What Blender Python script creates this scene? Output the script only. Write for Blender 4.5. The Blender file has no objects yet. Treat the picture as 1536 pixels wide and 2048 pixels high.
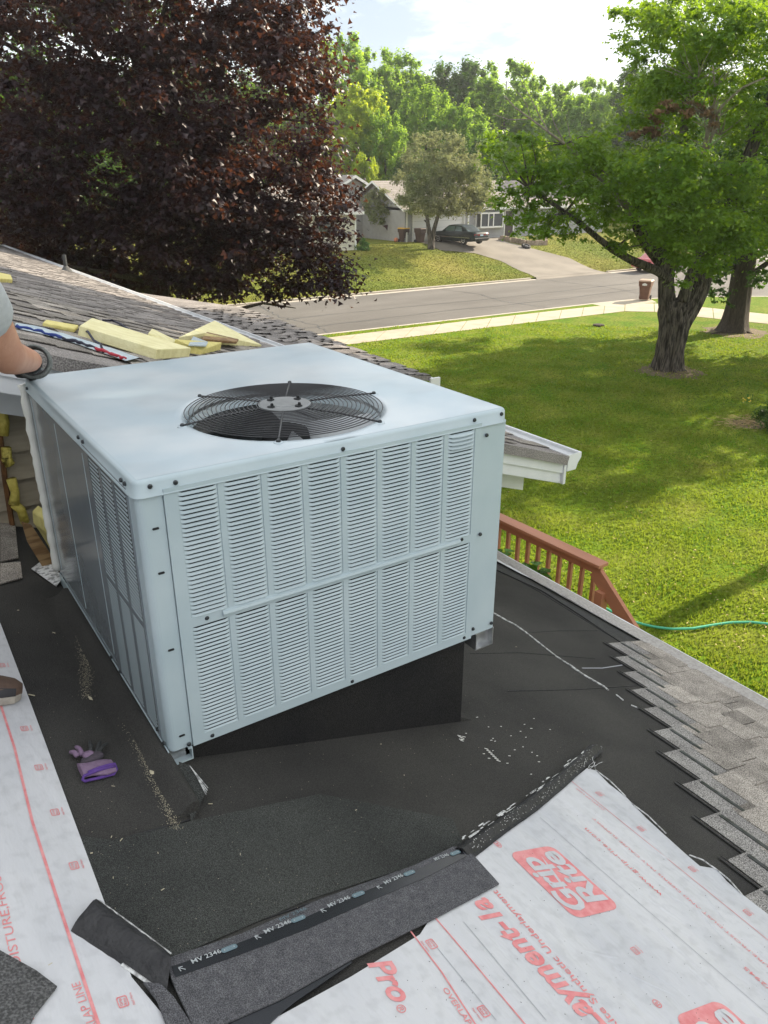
import bpy, math, random
import numpy as np
from mathutils import Vector, Matrix
PI = math.pi
sc = bpy.context.scene
COL = sc.collection
rnd = random.Random(11)
rng = np.random.default_rng(5)

# ---------------------------------------------------------------- camera
FOC, PITCH, YAW = 1556.0, 0.4055, 0.5885
CAM = np.array([-0.469, -1.791, 6.3])
cam = bpy.data.cameras.new('camera')
cam_o = bpy.data.objects.new('camera', cam)
COL.objects.link(cam_o)
cam_o.location = CAM
cam_o.rotation_euler = (PI / 2 - PITCH, 0, -YAW)
cam.sensor_width = 36.0
cam.lens = FOC / 2048 * 36.0
cam.clip_start, cam.clip_end = 0.05, 2000
sc.camera = cam_o

# ---------------------------------------------------------------- sky and sun
SUN_EL, SUN_ROT = math.radians(27), math.radians(88)
w = bpy.data.worlds.new('World'); sc.world = w; w.use_nodes = True
nt = w.node_tree; N = nt.nodes; L = nt.links
bg = N['Background']; bg.inputs[1].default_value = 0.15
sky = N.new('ShaderNodeTexSky'); sky.sky_type = 'NISHITA'; sky.sun_disc = False
sky.sun_elevation = SUN_EL; sky.sun_rotation = SUN_ROT
sky.air_density = 1.0; sky.dust_density = 1.5; sky.ozone_density = 1.0
tc = N.new('ShaderNodeTexCoord')
mp = N.new('ShaderNodeMapping'); mp.inputs['Scale'].default_value = (1.0, 1.0, 3.2)
nz = N.new('ShaderNodeTexNoise'); nz.inputs['Scale'].default_value = 2.6
nz.inputs['Detail'].default_value = 7; nz.inputs['Roughness'].default_value = 0.6
rp = N.new('ShaderNodeValToRGB')
rp.color_ramp.elements[0].position = 0.40; rp.color_ramp.elements[0].color = (1.25, 1.42, 1.65, 1)
rp.color_ramp.elements[1].position = 0.60; rp.color_ramp.elements[1].color = (4.8, 4.7, 4.5, 1)
mx = N.new('ShaderNodeMixRGB'); mx.inputs[2].default_value = (3.7, 3.7, 3.7, 1)
L.new(tc.outputs['Generated'], mp.inputs[0]); L.new(mp.outputs[0], nz.inputs['Vector'])
L.new(nz.outputs[0], rp.inputs[0]); L.new(rp.outputs[0], mx.inputs[2]); mx.inputs[0].default_value = .8
dm = N.new('ShaderNodeMixRGB'); dm.blend_type = 'MULTIPLY'; dm.inputs[0].default_value = 1; dm.inputs[2].default_value = (.56, .56, .56, 1)
L.new(sky.outputs[0], dm.inputs[1]); L.new(dm.outputs[0], mx.inputs[1]); L.new(mx.outputs[0], bg.inputs[0])
sun = bpy.data.lights.new('sun', 'SUN'); sun.energy = 3.4; sun.angle = math.radians(0.5)
sun.color = (1.0, 0.87, 0.68)
sun_o = bpy.data.objects.new('sun', sun); COL.objects.link(sun_o)
sd = Vector((math.sin(SUN_ROT) * math.cos(SUN_EL), math.cos(SUN_ROT) * math.cos(SUN_EL), math.sin(SUN_EL)))
sun_o.rotation_euler = sd.to_track_quat('Z', 'Y').to_euler(); sun_o.location = (40, 0, 30)
sc.view_settings.view_transform = 'Standard'; sc.view_settings.look = 'None'
sc.view_settings.exposure = 1.74; sc.view_settings.gamma = 1
sc.render.engine = 'CYCLES'
sc.cycles.use_denoising = True
sc.cycles.max_bounces = 6; sc.cycles.transparent_max_bounces = 8
sc.cycles.sample_clamp_indirect = 8

# ---------------------------------------------------------------- picture to place
_F = np.array([math.sin(YAW) * math.cos(PITCH), math.cos(YAW) * math.cos(PITCH), -math.sin(PITCH)])
_R = np.array([math.cos(YAW), -math.sin(YAW), 0.0]); _U = np.cross(_R, _F)
def ray(x, y): return _R * (x - 768) / FOC + _F - _U * (y - 1024) / FOC
def on(x, y, n, d):
    r = ray(x, y); n = np.array(n, float); return CAM + r * ((d - n @ CAM) / (n @ r))
RS, RZ = 0.31, 4.765           # lower roof: z = RZ - RS*x
US, UZ = 1 / 3, 5.69           # upper roof
NR = np.array([RS, 0, 1]) / math.hypot(RS, 1); NU = np.array([US, 0, 1]) / math.hypot(US, 1)
def roof(x, y, h=0): return on(x, y, (RS, 0, 1), RZ) + NR * h
def upr(x, y, h=0): return on(x, y, (US, 0, 1), UZ) + NU * h
def gnd(x, y, z=0): return on(x, y, (0, 0, 1), z)
def aty(x, y, v): return on(x, y, (0, 1, 0), v)
def atx(x, y, v): return on(x, y, (1, 0, 0), v)
def rxy(x, y, h=0): return np.array([x, y, RZ - RS * x]) + NR * h
def uxy(x, y, h=0): return np.array([x, y, UZ - US * x]) + NU * h
def dist(x, y, d): r = ray(x, y); return CAM + r / np.linalg.norm(r) * d
def project(P): P = np.array(P, float) - CAM; return 768 + FOC * P @ _R / (P @ _F), 1024 - FOC * P @ _U / (P @ _F)
def sm(t): t = min(1, max(0, t)); return t * t * (3 - 2 * t)
def zt(v): return 1.6 * sm((v - 39.5) / 11)
def gt(x, y):
    r = ray(x, y); t = 4.0
    while t < 400:
        P = CAM + r * t
        if P[2] < zt(P[1]): return P
        t += .04
    return CAM + r * t

# ---------------------------------------------------------------- materials
MATS = {}
def mat(name, col, col2=None, rough=.8, metal=0, scale=6, detail=4, bump=0, bscale=None, spec=.5,
        ramp=(.35, .65), objrand=0, island=0, trans=None, stretch=(1, 1, 1), coat=0, speck=None, emit=0, alpha=1, glass=False, col3=None):
    m = bpy.data.materials.new(name); m.use_nodes = True; MATS[name] = m
    nt = m.node_tree; N = nt.nodes; L = nt.links
    b = N['Principled BSDF']; b.inputs['Roughness'].default_value = rough; b.inputs['Metallic'].default_value = metal
    b.inputs['Specular IOR Level'].default_value = spec; b.inputs['Coat Weight'].default_value = coat
    c4 = lambda c: (*c, 1)
    b.inputs['Base Color'].default_value = c4(col)
    out = None
    geo = N.new('ShaderNodeNewGeometry')
    mp = N.new('ShaderNodeMapping'); mp.inputs['Scale'].default_value = stretch
    L.new(geo.outputs['Position'], mp.inputs[0])
    if col2:
        nz = N.new('ShaderNodeTexNoise'); nz.inputs['Scale'].default_value = scale; nz.inputs['Detail'].default_value = detail
        L.new(mp.outputs[0], nz.inputs['Vector'])
        r = N.new('ShaderNodeValToRGB'); r.color_ramp.elements[0].position = ramp[0]; r.color_ramp.elements[1].position = ramp[1]
        r.color_ramp.elements[0].color = c4(col); r.color_ramp.elements[1].color = c4(col2)
        if col3:
            e = r.color_ramp.elements.new(1.0); e.color = c4(col3)
        L.new(nz.outputs[0], r.inputs[0]); out = r.outputs[0]
    if speck:                                  # (scale, low, high, threshold0, threshold1): fine mineral grain
        n2 = N.new('ShaderNodeTexNoise'); n2.inputs['Scale'].default_value = speck[0]; n2.inputs['Detail'].default_value = 2
        L.new(geo.outputs['Position'], n2.inputs['Vector'])
        r2 = N.new('ShaderNodeMapRange'); r2.inputs[1].default_value = speck[3]; r2.inputs[2].default_value = speck[4]
        r2.inputs[3].default_value = speck[1]; r2.inputs[4].default_value = speck[2]
        L.new(n2.outputs[0], r2.inputs[0])
        mm = N.new('ShaderNodeMixRGB'); mm.blend_type = 'MULTIPLY'; mm.inputs[0].default_value = 1
        if out: L.new(out, mm.inputs[1])
        else: mm.inputs[1].default_value = c4(col)
        L.new(r2.outputs[0], mm.inputs[2]); out = mm.outputs[0]
    if objrand or island:
        src = N.new('ShaderNodeObjectInfo').outputs['Random'] if objrand else geo.outputs['Random Per Island']
        k = objrand or island
        mr = N.new('ShaderNodeMapRange'); mr.inputs[3].default_value = 1 - k; mr.inputs[4].default_value = 1 + k
        L.new(src, mr.inputs[0])
        mm = N.new('ShaderNodeMixRGB'); mm.blend_type = 'MULTIPLY'; mm.inputs[0].default_value = 1
        if out: L.new(out, mm.inputs[1])
        else: mm.inputs[1].default_value = c4(col)
        L.new(mr.outputs[0], mm.inputs[2]); out = mm.outputs[0]
    if out: L.new(out, b.inputs['Base Color'])
    if bump:
        n3 = N.new('ShaderNodeTexNoise'); n3.inputs['Scale'].default_value = bscale or scale; n3.inputs['Detail'].default_value = 4
        L.new(mp.outputs[0], n3.inputs['Vector'])
        bp = N.new('ShaderNodeBump'); bp.inputs['Strength'].default_value = bump; bp.inputs['Distance'].default_value = .06 if name.startswith('bark') else .01
        L.new(n3.outputs[0], bp.inputs['Height']); L.new(bp.outputs[0], b.inputs['Normal'])
    if trans:                                  # leaves let light through
        t = N.new('ShaderNodeBsdfTranslucent'); t.inputs[0].default_value = c4(trans[0])
        ms = N.new('ShaderNodeMixShader'); ms.inputs[0].default_value = trans[1]
        L.new(b.outputs[0], ms.inputs[1]); L.new(t.outputs[0], ms.inputs[2])
        L.new(ms.outputs[0], N['Material Output'].inputs[0])
    if glass:
        b.inputs['Transmission Weight'].default_value = .85
    return m

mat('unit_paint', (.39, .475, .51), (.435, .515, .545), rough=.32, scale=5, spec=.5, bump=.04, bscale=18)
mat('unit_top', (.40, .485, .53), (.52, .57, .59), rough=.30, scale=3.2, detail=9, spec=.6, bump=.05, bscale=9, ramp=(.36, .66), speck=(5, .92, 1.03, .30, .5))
mat('unit_side_shaded', (.19, .215, .235), (.23, .26, .28), rough=.14, scale=3, spec=.7, bump=.05, bscale=7)  # same paint as the unit, coloured darker to stand for dark reflections
mat('galvanised', (.55, .56, .56), (.36, .37, .38), rough=.35, metal=.8, scale=30)
mat('screw', (.05, .055, .06), rough=.35, metal=.7)
mat('dark_void', (.012, .013, .014), rough=.8)
mat('coil', (.05, .055, .06), rough=.6, metal=.3)
mat('wire', (.018, .018, .02), rough=.38, spec=.6)
mat('hub_metal', (.24, .25, .25), (.18, .19, .19), rough=.4, metal=.5, scale=20)
mat('fan_blade', (.40, .42, .43), rough=.45, metal=.5)
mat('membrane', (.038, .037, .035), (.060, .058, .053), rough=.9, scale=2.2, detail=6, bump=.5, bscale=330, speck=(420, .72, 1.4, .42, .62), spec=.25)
mat('membrane_shaded', (.014, .014, .015), (.024, .023, .022), rough=.9, scale=2.2, detail=6, bump=.5, bscale=330, speck=(420, .7, 1.5, .42, .62), spec=.2)  # membrane coloured darker to paint in the shade under the unit
mat('membrane_grit', (.035, .037, .035), (.052, .055, .051), rough=.9, scale=3, bump=.7, bscale=260, speck=(520, .45, 2.3, .42, .64), spec=.3)
mat('lap_black', (.016, .016, .018), (.03, .03, .032), rough=.6, scale=30, bump=.6, bscale=90)
mat('shingle', (.215, .195, .172), (.33, .30, .265), rough=.95, scale=9, bump=.6, bscale=240, speck=(300, .4, 1.9, .38, .64), objrand=.30, spec=.2)
mat('shingle_up', (.18, .165, .155), (.26, .24, .225), rough=.95, scale=2.5, bump=.4, bscale=120, speck=(150, .6, 1.5, .38, .64), island=.25, spec=.2)
mat('shingle_cap', (.20, .19, .18), (.26, .25, .235), rough=.95, scale=9, bump=.5, bscale=240, speck=(300, .35, 2.0, .38, .64), spec=.2)
mat('tar_line', (.02, .022, .028), (.06, .065, .075), rough=.35, scale=30)
mat('starter', (.085, .085, .093), (.115, .115, .123), rough=.9, scale=45, detail=3, bump=.5, bscale=300, speck=(430, .55, 1.6, .4, .64), spec=.25)
mat('slate_scrap', (.07, .07, .07), (.10, .10, .10), rough=.9, scale=30, bump=.6, bscale=180, speck=(200, .6, 1.7, .4, .66))
mat('tape_black', (.012, .013, .016), rough=.25, spec=.6)
mat('tape_print', (.42, .45, .46), rough=.5)
mat('tape_oval', (.13, .20, .23), rough=.4)
mat('under', (.49, .50, .525), (.575, .58, .595), rough=.45, scale=5, detail=10, bump=1, bscale=14, speck=(30, .93, 1.03, .32, .5), ramp=(.32, .60), spec=.45, stretch=(1, .35, 1))
mat('print_red', (.66, .20, .21), (.74, .32, .32), rough=.6, scale=40)
mat('crease', (.36, .37, .40), rough=.6)
mat('film', (.62, .63, .62), (.25, .25, .25), rough=.25, scale=60, ramp=(.45, .6))
mat('siding_tan', (.30, .255, .185), (.35, .30, .22), rough=.8, scale=5, stretch=(1, 1, 12), objrand=.06)
mat('white_metal', (.74, .75, .76), (.66, .67, .68), rough=.4, scale=6)
mat('gutter_mesh', (.30, .28, .26), (.42, .40, .37), rough=.6, scale=80)
mat('foam_yellow', (.72, .64, .25), (.62, .54, .19), rough=.9, scale=22, bump=.5, bscale=60)
mat('foam_pale', (.80, .75, .45), (.70, .64, .34), rough=.9, scale=14, bump=.4, bscale=80)
mat('foam_spray', (.62, .52, .12), (.45, .36, .06), rough=.7, scale=30, bump=1, bscale=50)
mat('plywood', (.30, .19, .085), (.18, .10, .04), rough=.8, scale=7, detail=2, stretch=(1, 1, 5), ramp=(.45, .55))
mat('rust_wood', (.20, .09, .03), (.10, .05, .02), rough=.9, scale=20)
mat('white_wrap', (.62, .70, .74), (.50, .60, .66), rough=.3, scale=10, bump=.5, bscale=25)
mat('blue_fray', (.02, .045, .22), rough=.7)
mat('red_fray', (.42, .03, .05), rough=.7)
mat('rope_dark', (.03, .03, .05), rough=.8)
mat('skin', (.50, .24, .155), (.56, .30, .20), rough=.55, scale=14, spec=.4, bump=.15, bscale=60)
mat('shirt_grey', (.50, .52, .55), (.44, .46, .49), rough=.9, scale=60, bump=.2, bscale=20)
mat('glove_black', (.02, .022, .022), (.04, .042, .042), rough=.7, scale=60, bump=.6, bscale=90)
mat('glove_grey', (.16, .17, .16), (.10, .11, .10), rough=.8, scale=80, bump=.5, bscale=120)
mat('jeans', (.05, .07, .11), rough=.9)
mat('hair_brown', (.05, .03, .02), rough=.8)
mat('purple_pale', (.22, .15, .23), (.18, .115, .19), rough=.9, scale=60, bump=.6, bscale=150)
mat('purple_deep', (.08, .035, .20), (.11, .05, .25), rough=.9, scale=60, bump=.5, bscale=150)
mat('purple_dark', (.07, .055, .07), (.045, .04, .05), rough=.9, scale=40, bump=.5, bscale=120)
mat('shoe_brown', (.09, .055, .04), (.13, .085, .06), rough=.7, scale=30)
mat('shoe_black', (.015, .014, .018), rough=.5)
mat('shoe_sole', (.42, .38, .32), (.32, .29, .25), rough=.8, scale=40)
mat('deck_red', (.40, .175, .10), (.47, .21, .125), rough=.55, scale=7, stretch=(1, .2, 1))
mat('hose_green', (.06, .40, .24), rough=.4)
mat('white_bit', (.8, .8, .74), rough=.7)
mat('foam_bit', (.50, .45, .32), rough=.8)
mat('lawn', (.10, .185, .008), (.19, .22, .03), rough=.95, scale=.9, detail=9, bump=.8, bscale=22, ramp=(.38, .66), speck=(9, .65, 1.35, .35, .65), spec=.1, trans=((.14, .24, .01), .12))
mat('lawn_far', (.12, .15, .020), (.19, .185, .035), rough=.95, scale=.16, detail=9, bump=.6, bscale=8, ramp=(.38, .60), speck=(5, .75, 1.25, .35, .65), spec=.1, col3=(.31, .25, .09))
mat('blade', (.11, .18, .024), (.26, .255, .065), rough=.7, scale=.75, detail=8, island=.35, spec=.25, trans=((.32, .42, .03), .42), ramp=(.40, .64), speck=(.45, .75, 1.3, .38, .62), col3=(.34, .30, .12))
mat('dirt', (.20, .14, .085), (.12, .10, .05), rough=.95, scale=14, bump=.7, bscale=60)
mat('straw', (.50, .38, .20), (.36, .26, .13), rough=.9, island=.3, scale=4)
mat('asphalt', (.09, .083, .074), (.125, .116, .104), rough=.9, scale=.5, detail=8, bump=.3, bscale=60, speck=(40, .85, 1.2, .35, .65), stretch=(.35, 1, 1))
mat('concrete', (.37, .32, .24), (.46, .40, .31), rough=.9, scale=1.2, detail=8, bump=.2, bscale=40)
mat('kerb', (.40, .36, .30), (.50, .45, .38), rough=.9, scale=2.5, detail=5)
mat('drive', (.17, .15, .125), (.23, .205, .17), rough=.9, scale=.5, detail=8)
mat('bark', (.032, .026, .021), (.17, .145, .12), rough=.95, scale=5, detail=8, ramp=(.40, .60), stretch=(3.5, 3.5, .45), bump=1, bscale=7)
mat('bark_dark', (.04, .03, .022), (.09, .07, .055), rough=.95, scale=6, detail=7, stretch=(3, 3, .6), bump=1, bscale=8)
mat('bark_dead', (.24, .20, .165), (.36, .31, .26), rough=.95, scale=8, stretch=(2, 2, .6), bump=.8, bscale=12)
mat('leaf_purple', (.013, .008, .013), (.022, .012, .016), rough=.45, scale=.4, island=.5, trans=((.175, .058, .022), .22), spec=.25)
mat('leaf_green', (.065, .15, .012), (.115, .20, .018), rough=.5, scale=.5, island=.4, trans=((.34, .52, .02), .46), spec=.4)
mat('leaf_dark', (.035, .08, .014), (.055, .11, .018), rough=.5, scale=.5, island=.35, trans=((.14, .28, .02), .38), spec=.4)
mat('leaf_far', (.075, .17, .02), (.13, .22, .03), rough=.6, scale=.25, island=.35, trans=((.42, .64, .05), .5), spec=.3)
mat('leaf_lime', (.15, .25, .02), (.22, .30, .025), rough=.6, scale=.4, island=.3, trans=((.62, .72, .04), .48), spec=.3)
mat('leaf_olive', (.15, .20, .075), (.25, .255, .13), rough=.7, scale=.35, island=.35, trans=((.30, .32, .12), .40), spec=.3)
mat('leaf_dead', (.22, .13, .07), (.30, .19, .11), rough=.8, scale=2, island=.4, trans=((.3, .18, .08), .3))
mat('leaf_bush', (.06, .15, .02), (.09, .20, .03), rough=.6, scale=4, island=.3, trans=((.14, .30, .03), .3))
mat('leaf_pale', (.22, .30, .12), (.30, .38, .17), rough=.6, scale=9, island=.2, trans=((.3, .4, .15), .3))
mat('flower_yellow', (.75, .55, .03), rough=.6)
mat('house_grey', (.30, .30, .30), (.34, .34, .34), rough=.8, scale=3, objrand=.05)
mat('house_cream', (.52, .50, .40), (.57, .55, .45), rough=.8, scale=3, objrand=.05)
mat('trim_white', (.76, .76, .72), rough=.6)
mat('garage_white', (.70, .70, .68), rough=.6)
mat('door_dark', (.035, .02, .02), rough=.5)
mat('brick_red', (.26, .12, .09), (.33, .17, .13), rough=.9, scale=8)
mat('roof_far', (.22, .195, .175), (.29, .26, .235), rough=.95, scale=4, detail=6)
mat('window_glass', (.05, .06, .07), rough=.06, spec=.8)
mat('curtain', (.55, .55, .52), rough=.9)
mat('car_green', (.005, .014, .012), rough=.35, spec=.25, coat=.12)
mat('car_red', (.36, .02, .02), rough=.25, spec=.6, coat=.8)
mat('car_glass', (.10, .16, .15), rough=.05, spec=.9)
mat('tyre', (.018, .018, .018), rough=.8)
mat('rim', (.42, .42, .42), rough=.3, metal=.8)
mat('tail_red', (.20, .01, .01), rough=.2)
mat('lamp_clear', (.7, .7, .68), rough=.15)
mat('chrome', (.55, .55, .54), rough=.2, metal=.9)
mat('plate_blue', (.35, .50, .60), rough=.5)
mat('bin_brown', (.12, .055, .035), (.15, .07, .045), rough=.6, scale=6)
mat('bin_dark', (.055, .028, .020), rough=.6)
mat('bin_yellow', (.62, .36, .03), rough=.6)
mat('bin_lid', (.42, .29, .21), rough=.55)
mat('decal', (.62, .62, .62), rough=.6)
mat('stone', (.26, .20, .15), (.34, .27, .21), rough=.9, scale=7, objrand=.2)
mat('pallet', (.24, .20, .175), (.18, .15, .13), rough=.9, scale=6)
mat('toy_blue', (.05, .12, .45), rough=.4)
mat('toy_pale', (.35, .42, .62), rough=.4)
mat('toy_orange', (.55, .2, .1), rough=.5)

hm = bpy.data.materials.new('haze_air'); hm.use_nodes = True; MATS['haze_air'] = hm
hm.node_tree.nodes.remove(hm.node_tree.nodes['Principled BSDF']); pv = hm.node_tree.nodes.new('ShaderNodeVolumePrincipled')
pv.inputs['Color'].default_value = (.90, .93, .97, 1); pv.inputs['Density'].default_value = .0005; pv.inputs['Anisotropy'].default_value = .35
hm.node_tree.links.new(pv.outputs[0], hm.node_tree.nodes['Material Output'].inputs['Volume'])
# ---------------------------------------------------------------- building helpers
class MB:
    def __init__(s): s.v = []; s.f = []
    def add(s, vs, fs):
        n = len(s.v); s.v += [tuple(map(float, p)) for p in vs]; s.f += [tuple(n + i for i in q) for q in fs]; return s
    def box(s, a, b, c=None, ax=None):
        """box between corners a and b, or with ax=(origin, ex, ey, ez) frame"""
        (x0, y0, z0), (x1, y1, z1) = a, b
        P = [(x0, y0, z0), (x1, y0, z0), (x1, y1, z0), (x0, y1, z0), (x0, y0, z1), (x1, y0, z1), (x1, y1, z1), (x0, y1, z1)]
        if ax is not None:
            o, e1, e2, e3 = [np.array(q, float) for q in ax]
            P = [o + e1 * p[0] + e2 * p[1] + e3 * p[2] for p in P]
        return s.add(P, [(3, 2, 1, 0), (4, 5, 6, 7), (0, 1, 5, 4), (1, 2, 6, 5), (2, 3, 7, 6), (3, 0, 4, 7)])
    def prism(s, poly, d, flip=False):
        """closed solid: polygon points pushed along vector d"""
        n = len(poly); a = [np.array(p, float) for p in poly]; b = [p + np.array(d, float) for p in a]
        fs = [tuple(range(n))[::-1], tuple(range(n, 2 * n))] + [(i, (i + 1) % n, n + (i + 1) % n, n + i) for i in range(n)]
        return s.add(a + b, fs)
    def tube(s, pts, rad, n=8, cap=True, closed=False, ridge=None):
        pts = [np.array(p, float) for p in pts]; m = len(pts)
        if not hasattr(rad, '__len__'): rad = [rad] * m
        V = []; up = None
        for i, p in enumerate(pts):
            if closed: t = pts[(i + 1) % m] - pts[i - 1]
            else: t = pts[min(i + 1, m - 1)] - pts[max(i - 1, 0)]
            t = t / (np.linalg.norm(t) + 1e-12)
            if up is None:
                up = np.array([0, 0, 1.0]) if abs(t[2]) < .9 else np.array([1.0, 0, 0])
            u = up - t * (up @ t); u /= np.linalg.norm(u) + 1e-12; up = u; q = np.cross(t, u)
            for k in range(n):
                a = 2 * PI * k / n
                r = rad[i] * (ridge(k / n, i) if ridge else 1)
                V.append(p + (u * math.cos(a) + q * math.sin(a)) * r)
        Fs = []
        for i in range(m if closed else m - 1):
            j = (i + 1) % m
            for k in range(n):
                l = (k + 1) % n; Fs.append((i * n + k, i * n + l, j * n + l, j * n + k))
        if cap and not closed: Fs += [tuple(range(n))[::-1], tuple((m - 1) * n + k for k in range(n))]
        return s.add(V, Fs)
    def lathe(s, prof, c=(0, 0, 0), n=24, axis='z'):
        V = []
        for r, h in prof:
            for k in range(n):
                a = 2 * PI * k / n; x, y = r * math.cos(a), r * math.sin(a)
                p = {'z': (x, y, h), 'y': (x, h, y), 'x': (h, x, y)}[axis]
                V.append((p[0] + c[0], p[1] + c[1], p[2] + c[2]))
        m = len(prof); Fs = [(i * n + k, i * n + (k + 1) % n, (i + 1) * n + (k + 1) % n, (i + 1) * n + k) for i in range(m - 1) for k in range(n)]
        Fs += [tuple(range(n))[::-1], tuple((m - 1) * n + k for k in range(n))]
        return s.add(V, Fs)
    def grid(s, rows):
        m, n = len(rows), len(rows[0])
        return s.add([p for r in rows for p in r], [(i * n + j, i * n + j + 1, (i + 1) * n + j + 1, (i + 1) * n + j) for i in range(m - 1) for j in range(n - 1)])
    def build(s, name, m, parent=None, smooth=False, bevel=0, local=False, segs=2):
        me = bpy.data.meshes.new(name)
        off = np.zeros(3)
        if parent is not None and not local: off = wloc(parent)
        me.from_pydata([tuple(np.array(p) - off) for p in s.v], [], s.f); me.materials.append(MATS[m])
        o = bpy.data.objects.new(name, me); COL.objects.link(o)
        if parent is not None: o.parent = parent
        if smooth: me.polygons.foreach_set('use_smooth', [True] * len(me.polygons))
        if bevel:
            b = o.modifiers.new('bevel', 'BEVEL'); b.width = bevel; b.segments = segs; b.limit_method = 'ANGLE'; b.angle_limit = .6
        return o
def wloc(o):
    p = np.zeros(3)
    while o is not None: p = p + np.array(o.location); o = o.parent
    return p
def tag(o, label=None, cat=None, group=None, kind=None):
    if label: o['label'] = label
    if cat: o['category'] = cat
    if group: o['group'] = group
    if kind: o['kind'] = kind
    return o
def thing(name, label, cat, loc=(0, 0, 0), rz=0, group=None):
    o = bpy.data.objects.new(name, None); COL.objects.link(o); o.location = tuple(map(float, loc)); o.rotation_euler = (0, 0, rz)
    o.empty_display_size = .1
    return tag(o, label, cat, group)
def copy_tree(o, parent=None):
    c = o.copy(); COL.objects.link(c); c.parent = parent
    for ch in [k for k in bpy.data.objects if k.parent == o]: copy_tree(ch, c)
    return c
def struct(name, mb, m, **k): return tag(mb.build(name, m, **k), kind='structure')
def piece(name, mesh, parent, loc, rot=(0, 0, 0), scale=(1, 1, 1)):
    o = bpy.data.objects.new(name, mesh); COL.objects.link(o); o.parent = parent
    o.location = tuple(np.array(loc, float) - (wloc(parent) if parent is not None else 0)); o.rotation_euler = rot; o.scale = scale
    return o
def raw(name, V, F, m, parent=None, smooth=False):
    """big triangle mesh from numpy arrays"""
    me = bpy.data.meshes.new(name)
    if parent is not None: V = V - wloc(parent)
    me.vertices.add(len(V)); me.vertices.foreach_set('co', V.astype(np.float32).ravel())
    me.loops.add(F.size); me.loops.foreach_set('vertex_index', F.astype(np.int32).ravel())
    me.polygons.add(len(F)); me.polygons.foreach_set('loop_start', np.arange(0, F.size, F.shape[1], dtype=np.int32))
    me.update(calc_edges=True); me.materials.append(MATS[m])
    o = bpy.data.objects.new(name, me); COL.objects.link(o)
    if parent is not None: o.parent = parent
    return o
def plate(mb, pts, n, t):
    """thin solid over a polygon (points on its upper face), thickness t along -n"""
    return mb.prism([np.array(p) - np.array(n) * t for p in pts], np.array(n) * t)
RX = (0, math.atan(RS), 0); RU = (0, math.atan(US), 0)
ER = np.array([1, 0, -RS]) / math.hypot(1, RS); EU = np.array([1, 0, -US]) / math.hypot(1, US); EY = np.array([0, 1.0, 0])
# ================================================================ SETTING
kerb_path = [(-80, 28.2), (-30, 28.2), (16, 28.2), (24, 28.05), (33, 27.95), (36, 27.8), (39.5, 26.9), (43.5, 24.4), (48, 19.5), (54, 9), (60, -10), (62, -60)]
b = MB(); b.add([(-190, -90, -.30), (290, -90, -.30), (290, 250, -.30), (-190, 250, -.30)], [(0, 1, 2, 3)]); struct('ground', b, 'dirt')
b = MB(); b.add([(-160, 10, -.10), (48, 10, -.10), (52, -80, -.10), (120, -80, -.10), (120, 39, -.10), (-160, 39, -.10)], [(0, 1, 2, 3, 4, 5)]); struct('street', b, 'asphalt')
b = MB(); b.prism([(x, y, -.25) for x, y in [(-80, -80)] + kerb_path[::1][::-1][:1] + kerb_path[::-1][1:]], (0, 0, .25)); struct('lawn', b, 'lawn')
b = MB()
for i in range(len(kerb_path) - 1):
    p, q = np.array(kerb_path[i] + (0,)), np.array(kerb_path[i + 1] + (0,)); d = (q - p) / np.linalg.norm(q - p); n = np.array([-d[1], d[0], 0])
    b.prism([p + n * .002, q + n * .002, q + n * .20, p + n * .20], (0, 0, .012))
    b.prism([p + n * .20 - (0, 0, .096), q + n * .20 - (0, 0, .096), q + n * .55 - (0, 0, .096), p + n * .55 - (0, 0, .096)], (0, 0, .012))
struct('kerb', b, 'kerb')
# pavement slabs, each a piece of its own
near = [(-40, 25.8), (16, 25.76), (27.4, 25.5), (32.6, 25.3), (33.6, 24.3), (34.0, 22.5), (35.1, 19.0), (37.3, 14), (41, 5), (44, -4)]
far = [(-40, 27.5), (16, 27.5), (26.5, 27.5), (34.8, 27.2), (36.2, 26.0), (36.9, 24.5), (37.7, 20.5), (40.0, 15.5), (43.4, 6), (46.4, -3)]
def resample(P, s):
    P = np.array(P, float); L_ = np.r_[0, np.cumsum(np.linalg.norm(np.diff(P, axis=0), axis=1))]
    return np.array([[np.interp(t * L_[-1], L_, P[:, k]) for k in range(P.shape[1])] for t in s])
sidewalk = tag(thing('pavement', None, None, (20, 26, 0)), kind='structure')
ss = np.linspace(0, 1, 70); A_, B_ = resample(near, ss), resample(far, ss)
for i in range(69):
    u0, u1 = A_[i], A_[i + 1]; w0, w1 = B_[i], B_[i + 1]; g = .012
    a, c = u0 + (u1 - u0) * g, u1 - (u1 - u0) * g; e_, f_ = w1 - (w1 - w0) * g, w0 + (w1 - w0) * g
    h = .010 + .003 * rnd.random()
    bb = MB(); bb.prism([(*a, -.03), (*c, -.03), (*e_, -.03), (*f_, -.03)], (0, 0, .03 + h)); bb.build('slab', 'concrete', sidewalk)
b = MB(); b.prism([(32.9, 27.22, -.02), (36.4, 26.4, -.02), (37.2, 27.5, -.02), (36, 27.79, -.02), (33, 27.93, -.02)], (0, 0, .028)); struct('driveway_apron', b, 'concrete')
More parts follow.
